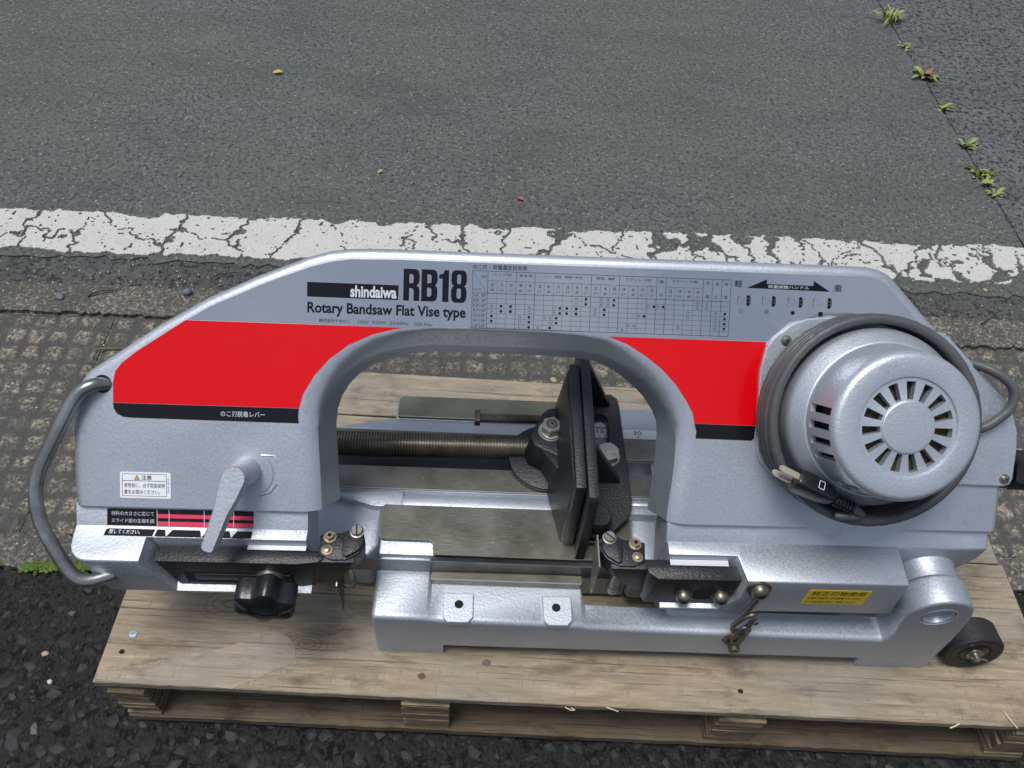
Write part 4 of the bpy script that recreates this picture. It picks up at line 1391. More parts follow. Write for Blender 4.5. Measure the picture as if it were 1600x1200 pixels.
bm = bmesh.new(); add_box(bm, -187, -78, -24.25, -24.0, -58, -37)
bb('arm_slot', bm, DARK, armL, smooth=False)
bm = bmesh.new(); add_box(bm, -177, -80, -24.9, -22, -52, -39)
bevel_sharp(bm, .8)
bb('slide_insert', bm, BLACK, armL)
bm = bmesh.new(); add_box(bm, -121, -63, -9.6, -4.6, -13.4, -12.6)
bb('index_plate', bm, PRINT_SILVER, armL)
# clamp knob with six lobes
kb = bmesh.new()
prof_k = [(25, 0), (28.5, 3), (29.5, 8), (29.5, 20), (28, 25), (23, 28), (17, 28.6)]
rings = []
for r_, h_ in prof_k:
    rings.append([((r_ * (1 + 0.13 * math.cos(6 * 2 * math.pi * i / 60)) if r_ > 20 else r_) * math.cos(2 * math.pi * i / 60), (r_ * (1 + 0.13 * math.cos(6 * 2 * math.pi * i / 60)) if r_ > 20 else r_) * math.sin(2 * math.pi * i / 60), h_) for i in range(60)])
rings.append([(15 * math.cos(2 * math.pi * i / 60), 15 * math.sin(2 * math.pi * i / 60), 26.5) for i in range(60)])
rings.append([(9 * math.cos(2 * math.pi * i / 60), 9 * math.sin(2 * math.pi * i / 60), 27.4) for i in range(60)])
loft(kb, rings)
KM = MB @ axis_mtx((-101, -33, -44), (0, -1, 0), (1, 0, .3))
knob = from_bm('clamp_knob', kb, BLACK_S, saw, 30, mtx=KM)
bm = bmesh.new(); add_lathe(bm, [(15, -9), (15, -4), (14, -3.5), (14, .5)], 28)
from_bm('knob_washer', bm, STEEL, knob, mtx=KM)

def guide_block(mirror, x_tip, x_back, parent_name):
    """clamp with roller pins that twists the blade upright; x grows away from the arm"""
    s = -1 if mirror else 1
    X = lambda d: x_back + s * d
    bm = bmesh.new()
    plan = [(X(0), 9.5), (X(6), 11), (X(22), 12.5), (X(30), 16.5), (X(43), 17), (X(48), 0), (X(42), -10.5), (X(30), -18), (X(14), -18.5), (X(2), -12)]
    low = [(X(4), 7), (X(8), 8), (X(22), 8), (X(30), 13), (X(41), 13.5), (X(45), 2), (X(41), -6), (X(32), -15), (X(18), -17), (X(6), -12)]
    add_prism(bm, low, -44, -13.5, 'z', plan)
    bevel_sharp(bm, 1.8, 28, 2)
    g = bb('blade_guide', bm, BLACK, saw)
    # web running down to the arm
    bm = bmesh.new()
    add_prism(bm, [(X(-26), -16), (X(38), -16), (X(26), -44), (X(2), -66), (X(-26), -66)], -20, -8, 'y')
    bevel_sharp(bm, 1.5, 30, 2)
    bb('guide_web', bm, BLACK, g)
    # raised triangular pad
    bm = bmesh.new()
    add_prism(bm, [(X(24), 10), (X(31), 14.5), (X(42), 15.5), (X(46.5), 0), (X(41), -9), (X(30), -16.5), (X(26), -14)], -13.8, -9.8, 'z')
    bevel_sharp(bm, 1.4, 28, 2)
    bb('guide_cap', bm, BLACK, g)
    # roller pins
    for xx, yy in ((X(26), -11.5), (X(34), 15)):
        bm = bmesh.new(); add_lathe(bm, [(5.2, -84), (6.8, -82), (7.4, -80), (7.4, -72), (6.4, -71), (6.4, -40)], 22)
        from_bm('guide_roller', bm, STEEL_DK, g, 30, mtx=MB @ Matrix.Translation((xx, yy, 0)))
    bm = bmesh.new(); add_lathe(bm, [(7.2, 0), (7.2, .8), (5.8, 1), (5.8, 4.2), (5.2, 4.8)], 24)
    from_bm('slotted_screw', bm, STEEL, g, mtx=MB @ Matrix.Translation((X(38), 11.5, -9.9)))
    bm = bmesh.new(); add_box(bm, -5.9, 5.9, -.75, .75, 4.0, 4.95)
    from_bm('screw_slot', bm, DARK, g, smooth=False, mtx=MB @ Matrix.Translation((X(38), 11.5, -9.9)) @ Matrix.Rotation(R(95 if not mirror else -42), 4, 'Z'))
    hexhead('guide_bolt', MB @ Matrix.Translation((X(11), 6.5, -13.5)) @ Matrix.Rotation(.4, 4, 'Z'), 5.0, 4.2, BRASSY, g, 6.6)
    bm = bmesh.new(); add_lathe(bm, [(5.6, 0), (5.6, 1.0), (3.2, 1.1), (3.2, 3.4), (2.4, 3.8)], 20)
    from_bm('set_screw', bm, BRASSY, g, mtx=MB @ Matrix.Translation((X(10), -8, -13.5)))
    return g
gL = guide_block(False, -4, -52, 'left')
gR = guide_block(True, 236, 283, 'right')
# thin wear plates beside the guides
bm = bmesh.new(); add_prism(bm, [(-2, -60), (-22, -66), (-22, -132), (-10, -120), (-2, -100)], -38.0, -36.6, 'x')
bb('wear_plate', bm, STEEL_DK, gL)
bm = bmesh.new(); add_prism(bm, [(16, -12), (-20, -13), (-20, -74), (-8, -88), (2, -60), (16, -30)], 232.6, 234.0, 'x')
bb('wear_plate', bm, STEEL, gR)

bm = bmesh.new()
planR = [(281.5, -13.6), (381, -14), (377, -31.3), (293, -31.3), (282.5, -24)]
planRb = [(283, -13.6), (377, -14), (375, -31.3), (287, -31.3), (283.5, -24)]
add_prism(bm, planRb, -70, -14, 'z', planR)
bevel_sharp(bm, 1.8, 30, 2)
armR = bb('guide_arm', bm, BLACK, saw)
for x in (324.5, 363.5):
    button('arm_bolt', MB @ axis_mtx((x, -31.3, -48.5), (0, -1, 0)), 8.4, 9, STEEL_DK, armR)
bm = bmesh.new(); add_lathe(bm, [(13, 0), (13, .15)], 28)
from_bm('arm_recess', bm, DARK, armR, mtx=MB @ axis_mtx((345, -31.35, -46), (0, -1, 0)))
bm = bmesh.new(); add_box(bm, 306, 366, -16.0, -9.6, -13.4, -12.6)
bb('index_plate', bm, PRINT_SILVER, armR)

# ---- blade with teeth
bm = bmesh.new()
xs = np.arange(-60, 300, 2.2)
top = [(x, -63.5 - (x + 11) * .0335) for x in (-60, 300)]
low = []
for i, x in enumerate(xs):
    b0 = -63.5 - (x + 11) * .0335 - 25
    low += [(x, b0), (x + .5, b0 - 1.3)]
add_prism(bm, top[::1] + low[::-1], 8.4, 9.4, 'y')
bb('saw_blade', bm, BLADE_ST, saw, smooth=False)

# ================================================================== base (machine frame, mm)
bm = bmesh.new()
# left front foot block
def rbox(x0, x1, y0, y1, z0, z1, w=4, seg=3):
    b2 = bmesh.new(); add_box(b2, x0, x1, y0, y1, z0, z1); bevel_sharp(b2, w, 30, seg)
    me = bpy.data.meshes.new('t'); b2.to_mesh(me); b2.free(); bm.from_mesh(me); bpy.data.meshes.remove(me)
def rprism(pts, a0, a1, axis, w=4, seg=3, taper=None):
    b2 = bmesh.new(); add_prism(b2, pts, a0, a1, axis, taper); bevel_sharp(b2, w, 28, seg)
    me = bpy.data.meshes.new('t'); b2.to_mesh(me); b2.free(); bm.from_mesh(me); bpy.data.meshes.remove(me)
# front wall with its left foot: one casting, its section changing along the length
def fr_ring(x, yb, zb, zt, zf, i=0.0, d=0.0):
    zf -= d; zt -= d
    return [(x, i, zb), (x, i, zf - 7), (x, i + .5, zf - 3.6), (x, i + 2.0, zf - 1.4), (x, i + 4.2, zf - .4), (x, i + 7.5, zf), (x, yb - i, zt), (x, yb - i, zb)]
b2 = bmesh.new()
loft(b2, [fr_ring(-.5, 66, 1, 93.5, 95, 3.5, 4.5), fr_ring(.2, 66, .4, 93.5, 95, 1.8, 2.4), fr_ring(1.6, 66, 0, 93.5, 95, .6, .8), fr_ring(4.5, 66, 0, 93.5, 95), fr_ring(57.5, 66, 0, 93.0, 93), fr_ring(61.5, 46, 0, 88.0, 90.5), fr_ring(75.4, 46, 0, 88, 89.5), fr_ring(76.0, 46, 24, 88, 89.5),
          fr_ring(226, 46, 24, 87, 86), fr_ring(231.5, 29, 24, 79, 82), fr_ring(330, 28, 24, 77, 78.5), fr_ring(580, 28, 24, 74.5, 74)])
me = bpy.data.meshes.new('t'); b2.to_mesh(me); b2.free(); bm.from_mesh(me); bpy.data.meshes.remove(me)
# bracket for the hinge
br = [(560, 40), (566, 74), (569.5, 84), (570, 96), (564.5, 118), (561, 138)]
for i in range(9):
    a = R(170 - i * 20); br.append((591.5 + 31 * math.cos(a), 144 + 32 * math.sin(a)))
br += [(626, 133), (634, 80), (640, 2), (562, 2)]
bore = [(591.5 + 20 * math.cos(2 * math.pi * i / 40), 144 + 20 * math.sin(2 * math.pi * i / 40)) for i in range(40)]
# body under the table and between the ways
rbox(-1, 289, 75, 140, 6, 93.2, 3, 2)
rbox(1, 58.5, 60, 92, 20, 86, 4, 2)
rprism([(-84, 84), (-14, 77), (-4, 92), (-4, 158), (-84, 158)], 8, 83, 'z', 4, 3)
rprism([(138, 20), (138, 92.6), (150, 92), (158, 88), (158, 20)], -10, 345, 'x', 3, 2)
rprism([(-84, 154), (-70, 152), (-14, 136), (20, 136), (20, 157), (-84, 158)], 10, 93, 'z', 5, 3)
rbox(-90, 345, 155.6, 190.6, 14, 97.4, 1.5, 1)
rbox(-90, 345, 210.0, 243.6, 14, 97.4, 1.5, 1)
rprism([(-90, 243), (345, 243), (345, 264), (-2, 263), (-60, 250)], 30, 97.0, 'z', 2, 2)
rprism([(-1, 262), (345, 262), (345, 294.6), (232, 295), (228, 300), (-1, 300)], 30, 96.6, 'z', 3, 2)
rbox(289, 560, 72, 300, 10, 62, 6, 3)
rbox(289, 345, 66, 157, 16, 78, 7, 3)
rprism([(130, 60), (150, 92), (158, 92), (158, 60)], 287, 345, 'x', 3, 2)
rbox(320, 420, 20, 300, 30, 96, 6, 2)
base = mb('base_casting', bm, SILVER, angle=38)
me = curve_mesh([br, bore], 12.4, 3.5, 3)
brk = obj_from_mesh('hinge_bracket', me, SILVER, base, MM @ Matrix.Translation((0, 15.2, 0)) @ Matrix(((1, 0, 0, 0), (0, 0, -1, 0), (0, 1, 0, 0), (0, 0, 0, 1))))
finish(brk, 40)
# machined pads with threaded holes
for x0, x1, hx, hy in ((74.2, 107.6, 92.2, 19.5), (182.8, 214.6, 198.0, 19.2)):
    bm = bmesh.new()
    add_prism(bm, [(x0, 32), (x1, 32.4), (x1 + .6, 5), (x1 - 5, -1.0), (x0 + 6, -1.0), (x0 + 1.2, 5)], 83, 91.6, 'z')
    bevel_sharp(bm, .8, 30, 1)
    pad = mb('mounting_pad', bm, SILVER_M, base)
    bm = bmesh.new(); add_lathe(bm, [(5.2, 0), (4.2, .25), (4.0, .3)], 24)
    from_bm('threaded_hole', bm, DARK, base, mtx=MM @ Matrix.Translation((hx, hy, 91.5)))
# machined steel surfaces
def plate(name, pts, z0, z1, material, parent, w=.8):
    b2 = bmesh.new(); add_prism(b2, pts, z0, z1, 'z'); bevel_sharp(b2, w, 30, 1)
    o_ = mb(name, b2, material, parent, angle=20)
    o_.data.materials.append(EDGE_ST)                    # edge highlight painted on the upper bevels as a paler steel
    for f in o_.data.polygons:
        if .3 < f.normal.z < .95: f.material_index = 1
    return o_
tp = [(-2, 133), (-2, 96), (-.5, 93), (2.5, 91.2), (54, 91.2), (57, 90.2), (59, 87.5), (59.8, 75), (61.5, 73.2), (222, 72.6), (286, 73.5), (287.6, 134), (280, 136.6), (0, 135.6)]
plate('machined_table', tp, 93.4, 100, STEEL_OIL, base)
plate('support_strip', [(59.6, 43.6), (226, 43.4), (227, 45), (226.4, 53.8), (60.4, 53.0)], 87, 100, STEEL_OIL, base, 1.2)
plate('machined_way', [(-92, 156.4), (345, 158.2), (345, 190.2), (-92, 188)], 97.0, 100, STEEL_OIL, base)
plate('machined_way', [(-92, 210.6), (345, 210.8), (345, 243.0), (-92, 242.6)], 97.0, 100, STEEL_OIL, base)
rp = [(1.2, 264)] + [(0.8, 290), (2.5, 295), (7, 297.2)] + [(224, 298.6), (226, 264.6)]
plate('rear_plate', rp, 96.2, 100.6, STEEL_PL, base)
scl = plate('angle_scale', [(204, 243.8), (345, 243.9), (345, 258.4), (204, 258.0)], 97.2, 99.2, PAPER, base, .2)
def flat_text(body, x0, y0, x1, y1, z, material, parent):
    return put_text('scale_figure', body, x0, y0, x1, y1, material, parent, z, .006, mtx=MM)
flat_text('15', 255.5, 251.0, 265.0, 257.0, 99.3, INK, scl)
flat_text('30', 302.5, 250.8, 313.0, 256.8, 99.3, INK_GREY, scl)
bm = bmesh.new(); add_prism(bm, [(264.5, 244.2), (265.1, 244.2), (267.1, 250.0), (266.5, 250.0)], 99.1, 99.3, 'z'); add_prism(bm, [(307.0, 244.4), (307.7, 244.4), (310.4, 249.8), (309.7, 249.8)], 99.1, 99.3, 'z')
mb('scale_mark', bm, INK_GREY, scl, smooth=False)
# swarf left on the bed
n_ = 46
sw = np.column_stack([RNG.uniform(2, 215, n_), RNG.uniform(80, 240, n_), np.full(n_, 100.3)])
sw = sw[~((sw[:, 1] > 134) & (sw[:, 1] < 158)) & ~((sw[:, 1] > 188) & (sw[:, 1] < 212)) & ~((sw[:, 1] < 93) & (sw[:, 0] < 62))]
o_ = chips('metal_chips', sw * .001, RNG.uniform(.0005, .0012, len(sw)), .6, STEEL_WT)
o_.parent = base; o_['kind'] = 'stuff'
# dark floor of the channel
bm = bmesh.new(); add_box(bm, -20, 345, 190, 211, 14, 52)
mb('channel_floor', bm, BLACK, base)
# hinge: bush in the bracket, oil hole, knuckle on the frame
HM = MM @ axis_mtx((591.5, -.85, 143.5), (0, -1, 0))
bm = bmesh.new(); add_lathe(bm, [(20.2, -6), (20.2, -.6), (19.4, .2), (18.4, .2), (17.6, -.8), (17.4, -2.6), (16.6, -2.6), (16.2, -.9), (15.4, -.4), (14.6, -.8), (14.0, -3), (13.4, -9), (0, -10)], 44, cap=False)
from_bm('hinge_bush', bm, SILVER_M, base, 30, mtx=HM)
bm = bmesh.new(); add_lathe(bm, [(2.0, 0), (2.0, .3)], 14)
from_bm('oil_hole', bm, DARK, base, mtx=MM @ Matrix.Translation((592, 15.6, 175.7)))
bm = bmesh.new(); add_lathe(bm, [(28, -2.2), (30.6, -1.6), (30.6, 14), (32, 16.5), (32, 30)], 48)
from_bm('hinge_knuckle', bm, SILVER, saw, 30, mtx=MM @ axis_mtx((591.5, 34.5, 143.5), (0, 1, 0)))
bm = bmesh.new(); add_lathe(bm, [(25, 30), (25, 36)], 40)
from_bm('hinge_gap', bm, DARK, base, mtx=MM @ axis_mtx((591.5, 0, 143.5), (0, 1, 0)))

# wheels
def wheel(x, y0, y1, r):
    WM = MM @ axis_mtx((x, y0, r + .8), (0, 1, -.13))
    w = y1 - y0
    bm = bmesh.new(); add_lathe(bm, [(9, 3.5), (17.5, 3.5), (19, 1.6), (24, 1.0), (27, 0), (r - 1.8, .8), (r, 3.2), (r, w - 3), (r - 2, w), (10, w)], 56)
    wh = from_bm('wheel', bm, TYRE, saw, 30, mtx=WM)
    bm = bmesh.new(); add_lathe(bm, [(6, 1.5), (14.5, 1.5), (16.5, 2.6), (16.6, 6)], 40)
    from_bm('wheel_hub', bm, BLACK_S, wh, 30, mtx=WM)
    bm = bmesh.new(); add_lathe(bm, [(9.2, 1.4), (9.2, -.1), (8.4, -.3), (4.6, -.3), (4.4, -6.4), (3.2, -7.4)], 28)
    from_bm('axle_pin', bm, STEEL, wh, 30, mtx=WM)
    bm = bmesh.new(); add_tube(bm, [(-8, 0, -4.2), (9, 1.6, -4.2), (14, 4.2, -4.6)], 1.3, 8); add_tube(bm, [(-4, 4.5, -3.4), (2, 5.4, -3.6), (8, 3.2, -3.6)], 1.2, 8)
    from_bm('split_pin', bm, STEEL, wh, 50, mtx=WM)
    return wh
wheel(690.5, 4.0, 35, 32.5)
wheel(690.5, 205, 235, 32.5)
bm = bmesh.new(); add_box(bm, 640, 694, 38, 60, 12, 52); bevel_sharp(bm, 5, 30, 3)
mb('axle_bracket', bm, SILVER, base)
bm = bmesh.new(); add_lathe(bm, [(5, 0), (5, 220)], 16)
from_bm('axle', bm, STEEL_DK, base, mtx=MM @ axis_mtx((690.5, 8, 31.5), (0, 1, 0)))

# ---- vise: fixed jaw (swivelling L casting), movable jaw, screw, stop bolt
flange = [(228, 98), (245, 96), (252, 108), (257.5, 122), (259, 104), (262, 103), (283, 124), (286.5, 133), (288, 146), (284, 284), (282, 298), (275, 304), (230, 304)]
slot = []
for i in range(9):
    a = R(0 + i * 22.5); slot.append((259 + 10 * math.cos(a), 263 + 10 * math.sin(a)))
for i in range(9):
    a = R(180 + i * 22.5); slot.append((257.5 + 10 * math.cos(a), 186 + 10 * math.sin(a)))
me = curve_mesh([flange, slot], 5.0, 1.0, 2)
fj = obj_from_mesh('fixed_jaw', me, BLACK, saw, MM @ Matrix.Translation((0, 0, 106.2))); finish(fj, 40)
bm = bmesh.new(); add_prism(bm, [(73, 100.4), (303, 100.4), (303, 222), (79, 224), (75.5, 218)], 219.4, 230.5, 'x'); bevel_sharp(bm, 1.6, 30, 2)
mb('jaw_plate', bm, BLACK, fj)
for y, zt, xe in ((284, 190, 273), (168, 188, 277)):
    bm = bmesh.new(); add_prism(bm, [(230, 110), (xe, 110.5), (xe - 1, 114), (236, zt), (230, zt + 4)], y, y + 9, 'y'); bevel_sharp(bm, 1.5, 30, 2)
    mb('jaw_rib', bm, BLACK, fj)
bm = bmesh.new(); add_lathe(bm, [(16, 0), (16, 26), (13.5, 29)], 28)
from_bm('jaw_boss', bm, BLACK, fj, mtx=MM @ Matrix.Translation((245, 114, 100.6)))
bm = bmesh.new(); add_box(bm, 232, 268, 92, 108, 100.6, 104); bevel_sharp(bm, 1.5)
mb('jaw_lip', bm, BLACK, fj)
hb = MM @ Matrix.Translation((263.5, 206, 112.2))
bm = bmesh.new(); add_lathe(bm, [(15.6, 0), (15.6, 1.6), (15.0, 2)], 36); add_lathe(bm, [(14.4, 2.2), (14.4, 11.0), (13.6, 11.6)], 6); add_lathe(bm, [(12.6, 9), (12.6, 12.2), (12.2, 12.6), (.5, 12.7)], 36)
from_bm('clamp_bolt', bm, STEEL_WT, fj, 20, mtx=hb @ Matrix.Rotation(.35, 4, 'Z'))
put_text('bolt_mark', '4.8', 266, 199.5, 272, 203.0, STEEL_DK, fj, 125.05, mtx=MM)

bm = bmesh.new()
b3 = bmesh.new(); add_prism(b3, [(90, 100.6), (265, 100.6), (261, 219), (91, 222)], 207.2, 218.4, 'x'); bevel_sharp(b3, 1.6, 30, 2)
mj = mb('movable_jaw', b3, BLACK, saw)
# stiffening back of the jaw, narrowing to the top
bm = bmesh.new(); loft(bm, [[(203, 96, 101), (209, 92, 101), (209, 264, 101), (196, 264, 101), (190, 240, 101), (189, 160, 101)], [(205, 102, 150), (209, 96, 150), (209, 263, 150), (200, 262, 150), (198, 240, 150), (199, 162, 150)], [(206.6, 104, 208), (209, 100, 208), (209, 261, 208), (206, 260, 208), (205, 236, 208), (205.4, 165, 208)]])
bevel_sharp(bm, .9, 25, 2)
mb('jaw_back', bm, BLACK, mj)
# round foot
bm = bmesh.new()
disc = [(192, 252)] + [(190 + 47 * math.cos(R(a)), 206 + 47 * math.sin(R(a))) for a in range(92, 271, 10)] + [(200, 158), (200, 252)]
add_prism(bm, disc, 100.8, 108.4, 'z'); bevel_sharp(bm, 1.6, 25, 2)
mb('round_foot', bm, BLACK, mj)
# housing of the pivot nut
bm = bmesh.new()
hs = [(206, 252), (190, 250), (181, 242), (180, 234), (172, 222), (167, 206), (172, 194), (206, 176)]
hs2 = [(208, 258), (191, 254), (180, 246), (178, 234), (166, 222), (160, 206), (166, 192), (208, 168)]
add_prism(bm, hs2, 108, 148, 'z', hs); bevel_sharp(bm, 2.5, 25, 2)
mb('pivot_housing', bm, BLACK, mj)
bm = bmesh.new(); loft(bm, [[(176, 194, 108), (204, 190, 108), (206, 140, 108)], [(177, 192, 147), (204, 188, 147), (206, 152, 147)]]); bevel_sharp(bm, 1.5, 25, 2)
mb('housing_rib', bm, BLACK, mj)
NM = MM @ Matrix.Translation((191, 214, 148.2))
bm = bmesh.new(); add_lathe(bm, [(15.0, 0), (15.0, 1.8), (14.4, 2.4)], 36); add_lathe(bm, [(13.8, 2.5), (13.2, 4.2), (12.4, 4.4)], 36)
pn = from_bm('pivot_nut', bm, STEEL_WT, mj, 25, mtx=NM)
bm = bmesh.new(); add_lathe(bm, [(12.2, 4.4), (12.2, 14.4), (10.6, 16), (7.0, 16), (6.8, 13.5), (3.6, 13.5), (3.6, 16.2), (1.8, 16.5), (1.5, 15)], 6, cap=False)
from_bm('pivot_hexagon', bm, STEEL_WT, mj, 22, mtx=NM @ Matrix.Rotation(R(18), 4, 'Z'))
bm = bmesh.new(); add_lathe(bm, [(7.2, 15.4), (7.2, 16.3)], 24)
from_bm('pivot_recess', bm, STEEL_DK, mj, mtx=NM)
bm = bmesh.new(); add_lathe(bm, [(1.8, 16.3), (1.8, 16.7)], 12)
from_bm('pivot_centre', bm, DARK, mj, mtx=NM)

def threaded(name, a, b, r, pitch, depth, material, parent, n=22):
    a = Vector(a); b = Vector(b); L_ = (b - a).length
    prof = []
    k = int(L_ / pitch)
    for i in range(k):
        prof += [(r, i * pitch), (r, i * pitch + pitch * .45), (r - depth, i * pitch + pitch * .55), (r - depth, i * pitch + pitch * .92)]
    bm = bmesh.new(); add_lathe(bm, prof, n)
    return from_bm(name, bm, material, parent, 60, mtx=MM @ axis_mtx(a, b - a, (0, 0, 1)))
threaded('lead_screw', (-95, 214.5, 105.5), (190, 218.5, 107.0), 15.6, 3.5, 2.0, STEEL_BR, saw)
sb = threaded('stop_bolt', (106, 245.5, 128), (186, 246.5, 128), 6.2, 2.6, 1.1, STEEL_BR, saw, 16)
bm = bmesh.new(); add_lathe(bm, [(9.8, -6.5), (9.8, .4), (9.4, .6)], 6)
from_bm('bolt_head', bm, STEEL_BR, sb, 25, mtx=MM @ axis_mtx((106, 245.5, 128), (1, 0, 0), (0, 0, 1)))

# ---- latch between frame and base
lt = button('latch', MB @ axis_mtx((393.5, -37.6, -15.5), (0, -1, .12)), 9.4, 11, STEEL_DK, saw)
bm = bmesh.new(); add_lathe(bm, [(12.2, 0), (12.2, 2.0), (11.4, 2.6)], 28)
from_bm('latch_washer', bm, STEEL_DK, lt, mtx=MB @ axis_mtx((393.5, -37.6, -15.5), (0, -1, .12)))
def btube(pts, r, name, rad=4, closed=False):
    bm = bmesh.new()
    P = [Vector(p) for p in pts] if closed else round_path(pts, rad, 5)
    add_tube(bm, P, r, 10, closed)
    return bb(name, bm, STEEL_DK, lt, angle=60)
btube([(395, -43, -30), (389, -47, -52), (386, -48, -58)], 3.0, 'latch_rod')
btube([(402, -46, -58), (396, -50, -52), (389, -50, -58), (382, -50, -84), (386, -50, -96), (393, -51, -92), (398, -51, -78), (401, -49, -72)], 2.7, 'latch_hook', 6)
ring = [(394 + 6 * math.cos(R(a)) , -53 , -100 + 22 * math.sin(R(a))) for a in range(0, 360, 20)]
btube(ring, 2.0, 'latch_link', closed=True)
ring = [(401 + 4.5 * math.cos(R(a)) , -50 + 3 * math.cos(R(a)), -112 + 24 * math.sin(R(a))) for a in range(0, 360, 20)]
btube(ring, 2.4, 'latch_link', closed=True)
btube([(385, -47, -128), (390, -50, -104), (399, -50, -92), (405, -48, -96)], 2.6, 'latch_lever')
bm = bmesh.new(); add_lathe(bm, [(3.6, -2), (3.6, 3), (2.8, 3.6)], 6)
from_bm('latch_pin', bm, STEEL, lt, mtx=MB @ axis_mtx((403, -49, -71), (.3, -1, .3)))
bm = bmesh.new(); add_lathe(bm, [(9.2, 0), (9.2, 2), (8, 2.4), (6.2, 2.5), (6.2, 11), (5.4, 12), (3, 12), (2.8, 9)], 26)
from_bm('latch_bolt', bm, STEEL_DK, lt, 30, mtx=MM @ axis_mtx((398, .5, 60), (0, -1, 0)))

# ================================================================== small things on the ground
def blade_leaf(L_, w, bend, up=.25, n=5):
    V = []; F = []
    for i in range(n + 1):
        t = i / n
        ww = w * (math.sin(math.pi * min(1, .12 + t * .88)) ** .8) if i < n else 0
        x = L_ * t; z = up * L_ * math.sin(t * math.pi * .62) - bend * L_ * t * t
        V += [(x, -ww, z + abs(ww) * .25), (x, 0, z), (x, ww, z + abs(ww) * .25)]
    for i in range(n):
        a = 3 * i
        F += [(a, a + 1, a + 4, a + 3), (a + 1, a + 2, a + 5, a + 4)]
    return V, F
def weed(x, y, kind, size, label, mats, count, group='weeds growing in the asphalt seam'):
    e = empty('weed', (x, y, 0))
    tag(e, label, 'weed', group)
    for i in range(count):
        a = RNG.uniform(0, 2 * math.pi)
        if kind == 'grass':
            V, F = blade_leaf(size * RNG.uniform(.6, 1.1), size * .045, .25, .75)
            a = RNG.normal(math.pi if i % 3 == 0 else .2, .9)
            nm = 'grass_blade'
        elif kind == 'lobed':
            V, F = blade_leaf(size * RNG.uniform(.5, 1.0), size * RNG.uniform(.11, .17), .1, .45); nm = 'leaf'
        else:
            V, F = blade_leaf(size * RNG.uniform(.25, .6), size * .09, .15, .5); nm = 'leaf'
        o = mk(nm, V, F, random.choice(mats), e, 60)
        o.rotation_euler = (RNG.normal(0, .15), RNG.normal(0, .2), a)
        o.location = (RNG.normal(0, size * .22 if kind == 'low' else size * .08), RNG.normal(0, size * .28 if kind == 'low' else size * .08), -.001)
    return e
weed(1.513, 2.020, 'grass', .056, 'pale grass tuft, farthest plant along the asphalt seam', [LEAF_Y, LEAF_Y, LEAF_G], 26)
weed(1.523, 1.868, 'low', .036, 'small bright low weed just nearer than the grass tuft', [LEAF_G, LEAF_Y], 16)
weed(1.522, 1.708, 'lobed', .044, 'largest broad leaved weed, with brown lower leaves', [LEAF_Y, LEAF_G, LEAF_G, LEAF_B], 18)
weed(1.522, 1.551, 'lobed', .030, 'small weed halfway down the seam, alone between gaps', [LEAF_Y, LEAF_G], 9)
weed(1.524, 1.385, 'lobed', .037, 'green weed of broad pointed leaves below the halfway weed', [LEAF_G], 10)
weed(1.520, 1.280, 'low', .042, 'mossy yellow green creeping weed in the seam', [LEAF_Y, MOSS], 30)
weed(1.522, 1.237, 'lobed', .028, 'small star shaped weed between the creeping and nearest weeds', [LEAF_Y, LEAF_G], 8)
weed(1.525, 1.197, 'lobed', .029, 'weed nearest the white line at the end of the row', [LEAF_G, LEAF_Y], 7)
# moss line along the kerb at the left and dirt in the seam
n = 520
mx = RNG.uniform(-.30, -.115, n); my = .1865 + RNG.normal(0, .0035, n) + (mx + .235) * .034
mm_ = (mx > -.205) | (mx < -.236)
o = chips('moss', np.column_stack([mx, my, np.full(n, .000)])[mm_], RNG.uniform(.0018, .0048, n)[mm_], .55, MOSS)
tag(o, kind='stuff')
n = 900
my = RNG.uniform(.95, 2.6, n); mx = 1.5218 + RNG.normal(0, .0032, n)
o = chips('seam_moss', np.column_stack([mx, my, np.full(n, -.004)]), RNG.uniform(.0012, .0034, n), .7, leaf_material('dull_moss', (.06, .07, .025), (.035, .032, .02)))
tag(o, kind='stuff')

def fallen_leaf(x, y, size, rz, material, label):
    V, F = blade_leaf(size, size * .28, -.05, .12)
    o = mk('fallen_leaf', V, F, material, None, 60)
    o.location = (x, y, .003); o.rotation_euler = (.1, 0, rz)
    return tag(o, label, 'leaf')
fallen_leaf(-.158, 1.500, .024, .1, LEAF_D, 'curled yellow leaf lying alone on the grey asphalt')
fallen_leaf(.452, 1.072, .017, -.8, LEAF_B, 'small brown leaf near the middle of the white line')
fallen_leaf(.150, 1.124, .013, .9, LEAF_Y, 'thin yellowish leaf scrap left of the middle brown leaf')
def twig(pts, r, label, material=TWIG):
    bm = bmesh.new()
    P = smooth_path(pts, 6)
    add_tube(bm, P, [r * (1 - .5 * i / (len(P) - 1)) for i in range(len(P))], 7)
    return tag(from_bm('twig', bm, material, None, 60), label, 'twig')
twig([(-.309, .703, .003), (-.293, .714, .006), (-.262, .724, .003)], .0018, 'short dark curved twig at the far edge of the gutter on the left')
twig([(-.109, .763, .002), (-.094, .780, .005), (-.055, .791, .002)], .0013, 'thin dark arched stem on the asphalt behind the red stripe')
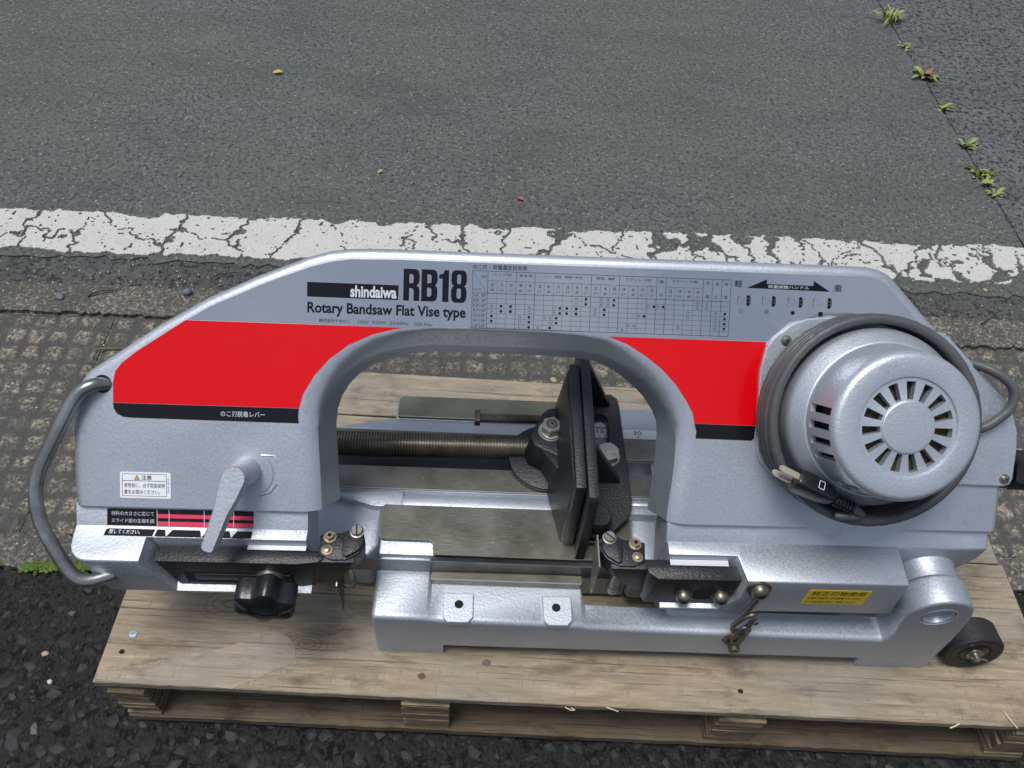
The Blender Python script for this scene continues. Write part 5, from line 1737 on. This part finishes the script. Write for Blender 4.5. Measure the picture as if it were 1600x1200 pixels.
twig([(-.245, .582, .002), (-.230, .583, .004), (-.200, .587, .002)], .0024, 'brown twig with a dark end beside the sloping saw corner', TWIG_B)
twig([(1.340, .775, .002), (1.362, .790, .007), (1.385, .808, .012)], .0013, 'thin dark twig right of the saw near the gutter')
def pebble(x, y, r, z, material, label, flat=.6):
    v0, f0 = ico()
    V = v0 * (1 + RNG.uniform(-.2, .2, (len(v0), 1))) * np.array([r, r * .8, r * flat])
    o = mk('pebble', V, [tuple(t) for t in f0.tolist()], material, None, 180)
    o.location = (x, y, z + r * flat * .6); o.rotation_euler = (0, 0, RNG.uniform(0, 6))
    return tag(o, label, 'pebble')
pebble(-.356, .700, .010, 0, PEB_B, 'flat bluish pebble by the short curved twig', .35)
pebble(-.140, .728, .010, 0, PEB_B, 'round bluish pebble at the gutter edge above the red stripe corner', .7)
pebble(.525, .572, .0075, 0, PEB_T, 'tan pebble seen under the arch, behind the pallet')
pebble(.196, .566, .0085, 0, PEB_W, 'pale pebble behind the pallet at the left end of the arch')
pebble(1.384, .872, .006, .0, PEB_T, 'tan pebble below the white line at far right')
pebble(-.128, .071, .0055, -.003, PEB_T, 'flat pale chip on the coarse black stones, left of the pallet corner', .3)
pebble(-.108, .036, .004, -.003, PEB_W, 'small pale chip nearest the pallet corner')
def splinter(pts, r, label):
    bm = bmesh.new(); add_tube(bm, smooth_path(pts, 4), r, 6)
    return tag(from_bm('wood_splinter', bm, STRAW, None, 60), label, 'splinter')
splinter([(1.029, .017, .121), (1.032, .007, .1225), (1.038, -.001, .121)], .0008, 'long pale splinter on the right end of the pallet board')
splinter([(.960, -.004, .119), (.966, -.002, .1215), (.972, .001, .121)], .0008, 'short pale splinter on the board edge left of the long one')
splinter([(.523, -.002, .1205), (.529, -.005, .121), (.534, -.004, .1185), (.530, -.002, .118)], .0006, 'curled wood shaving on the middle of the front board edge')
splinter([(.569, 0, .1208), (.576, -.002, .121), (.583, -.0035, .119)], .0006, 'small straight shaving right of the curled shaving')
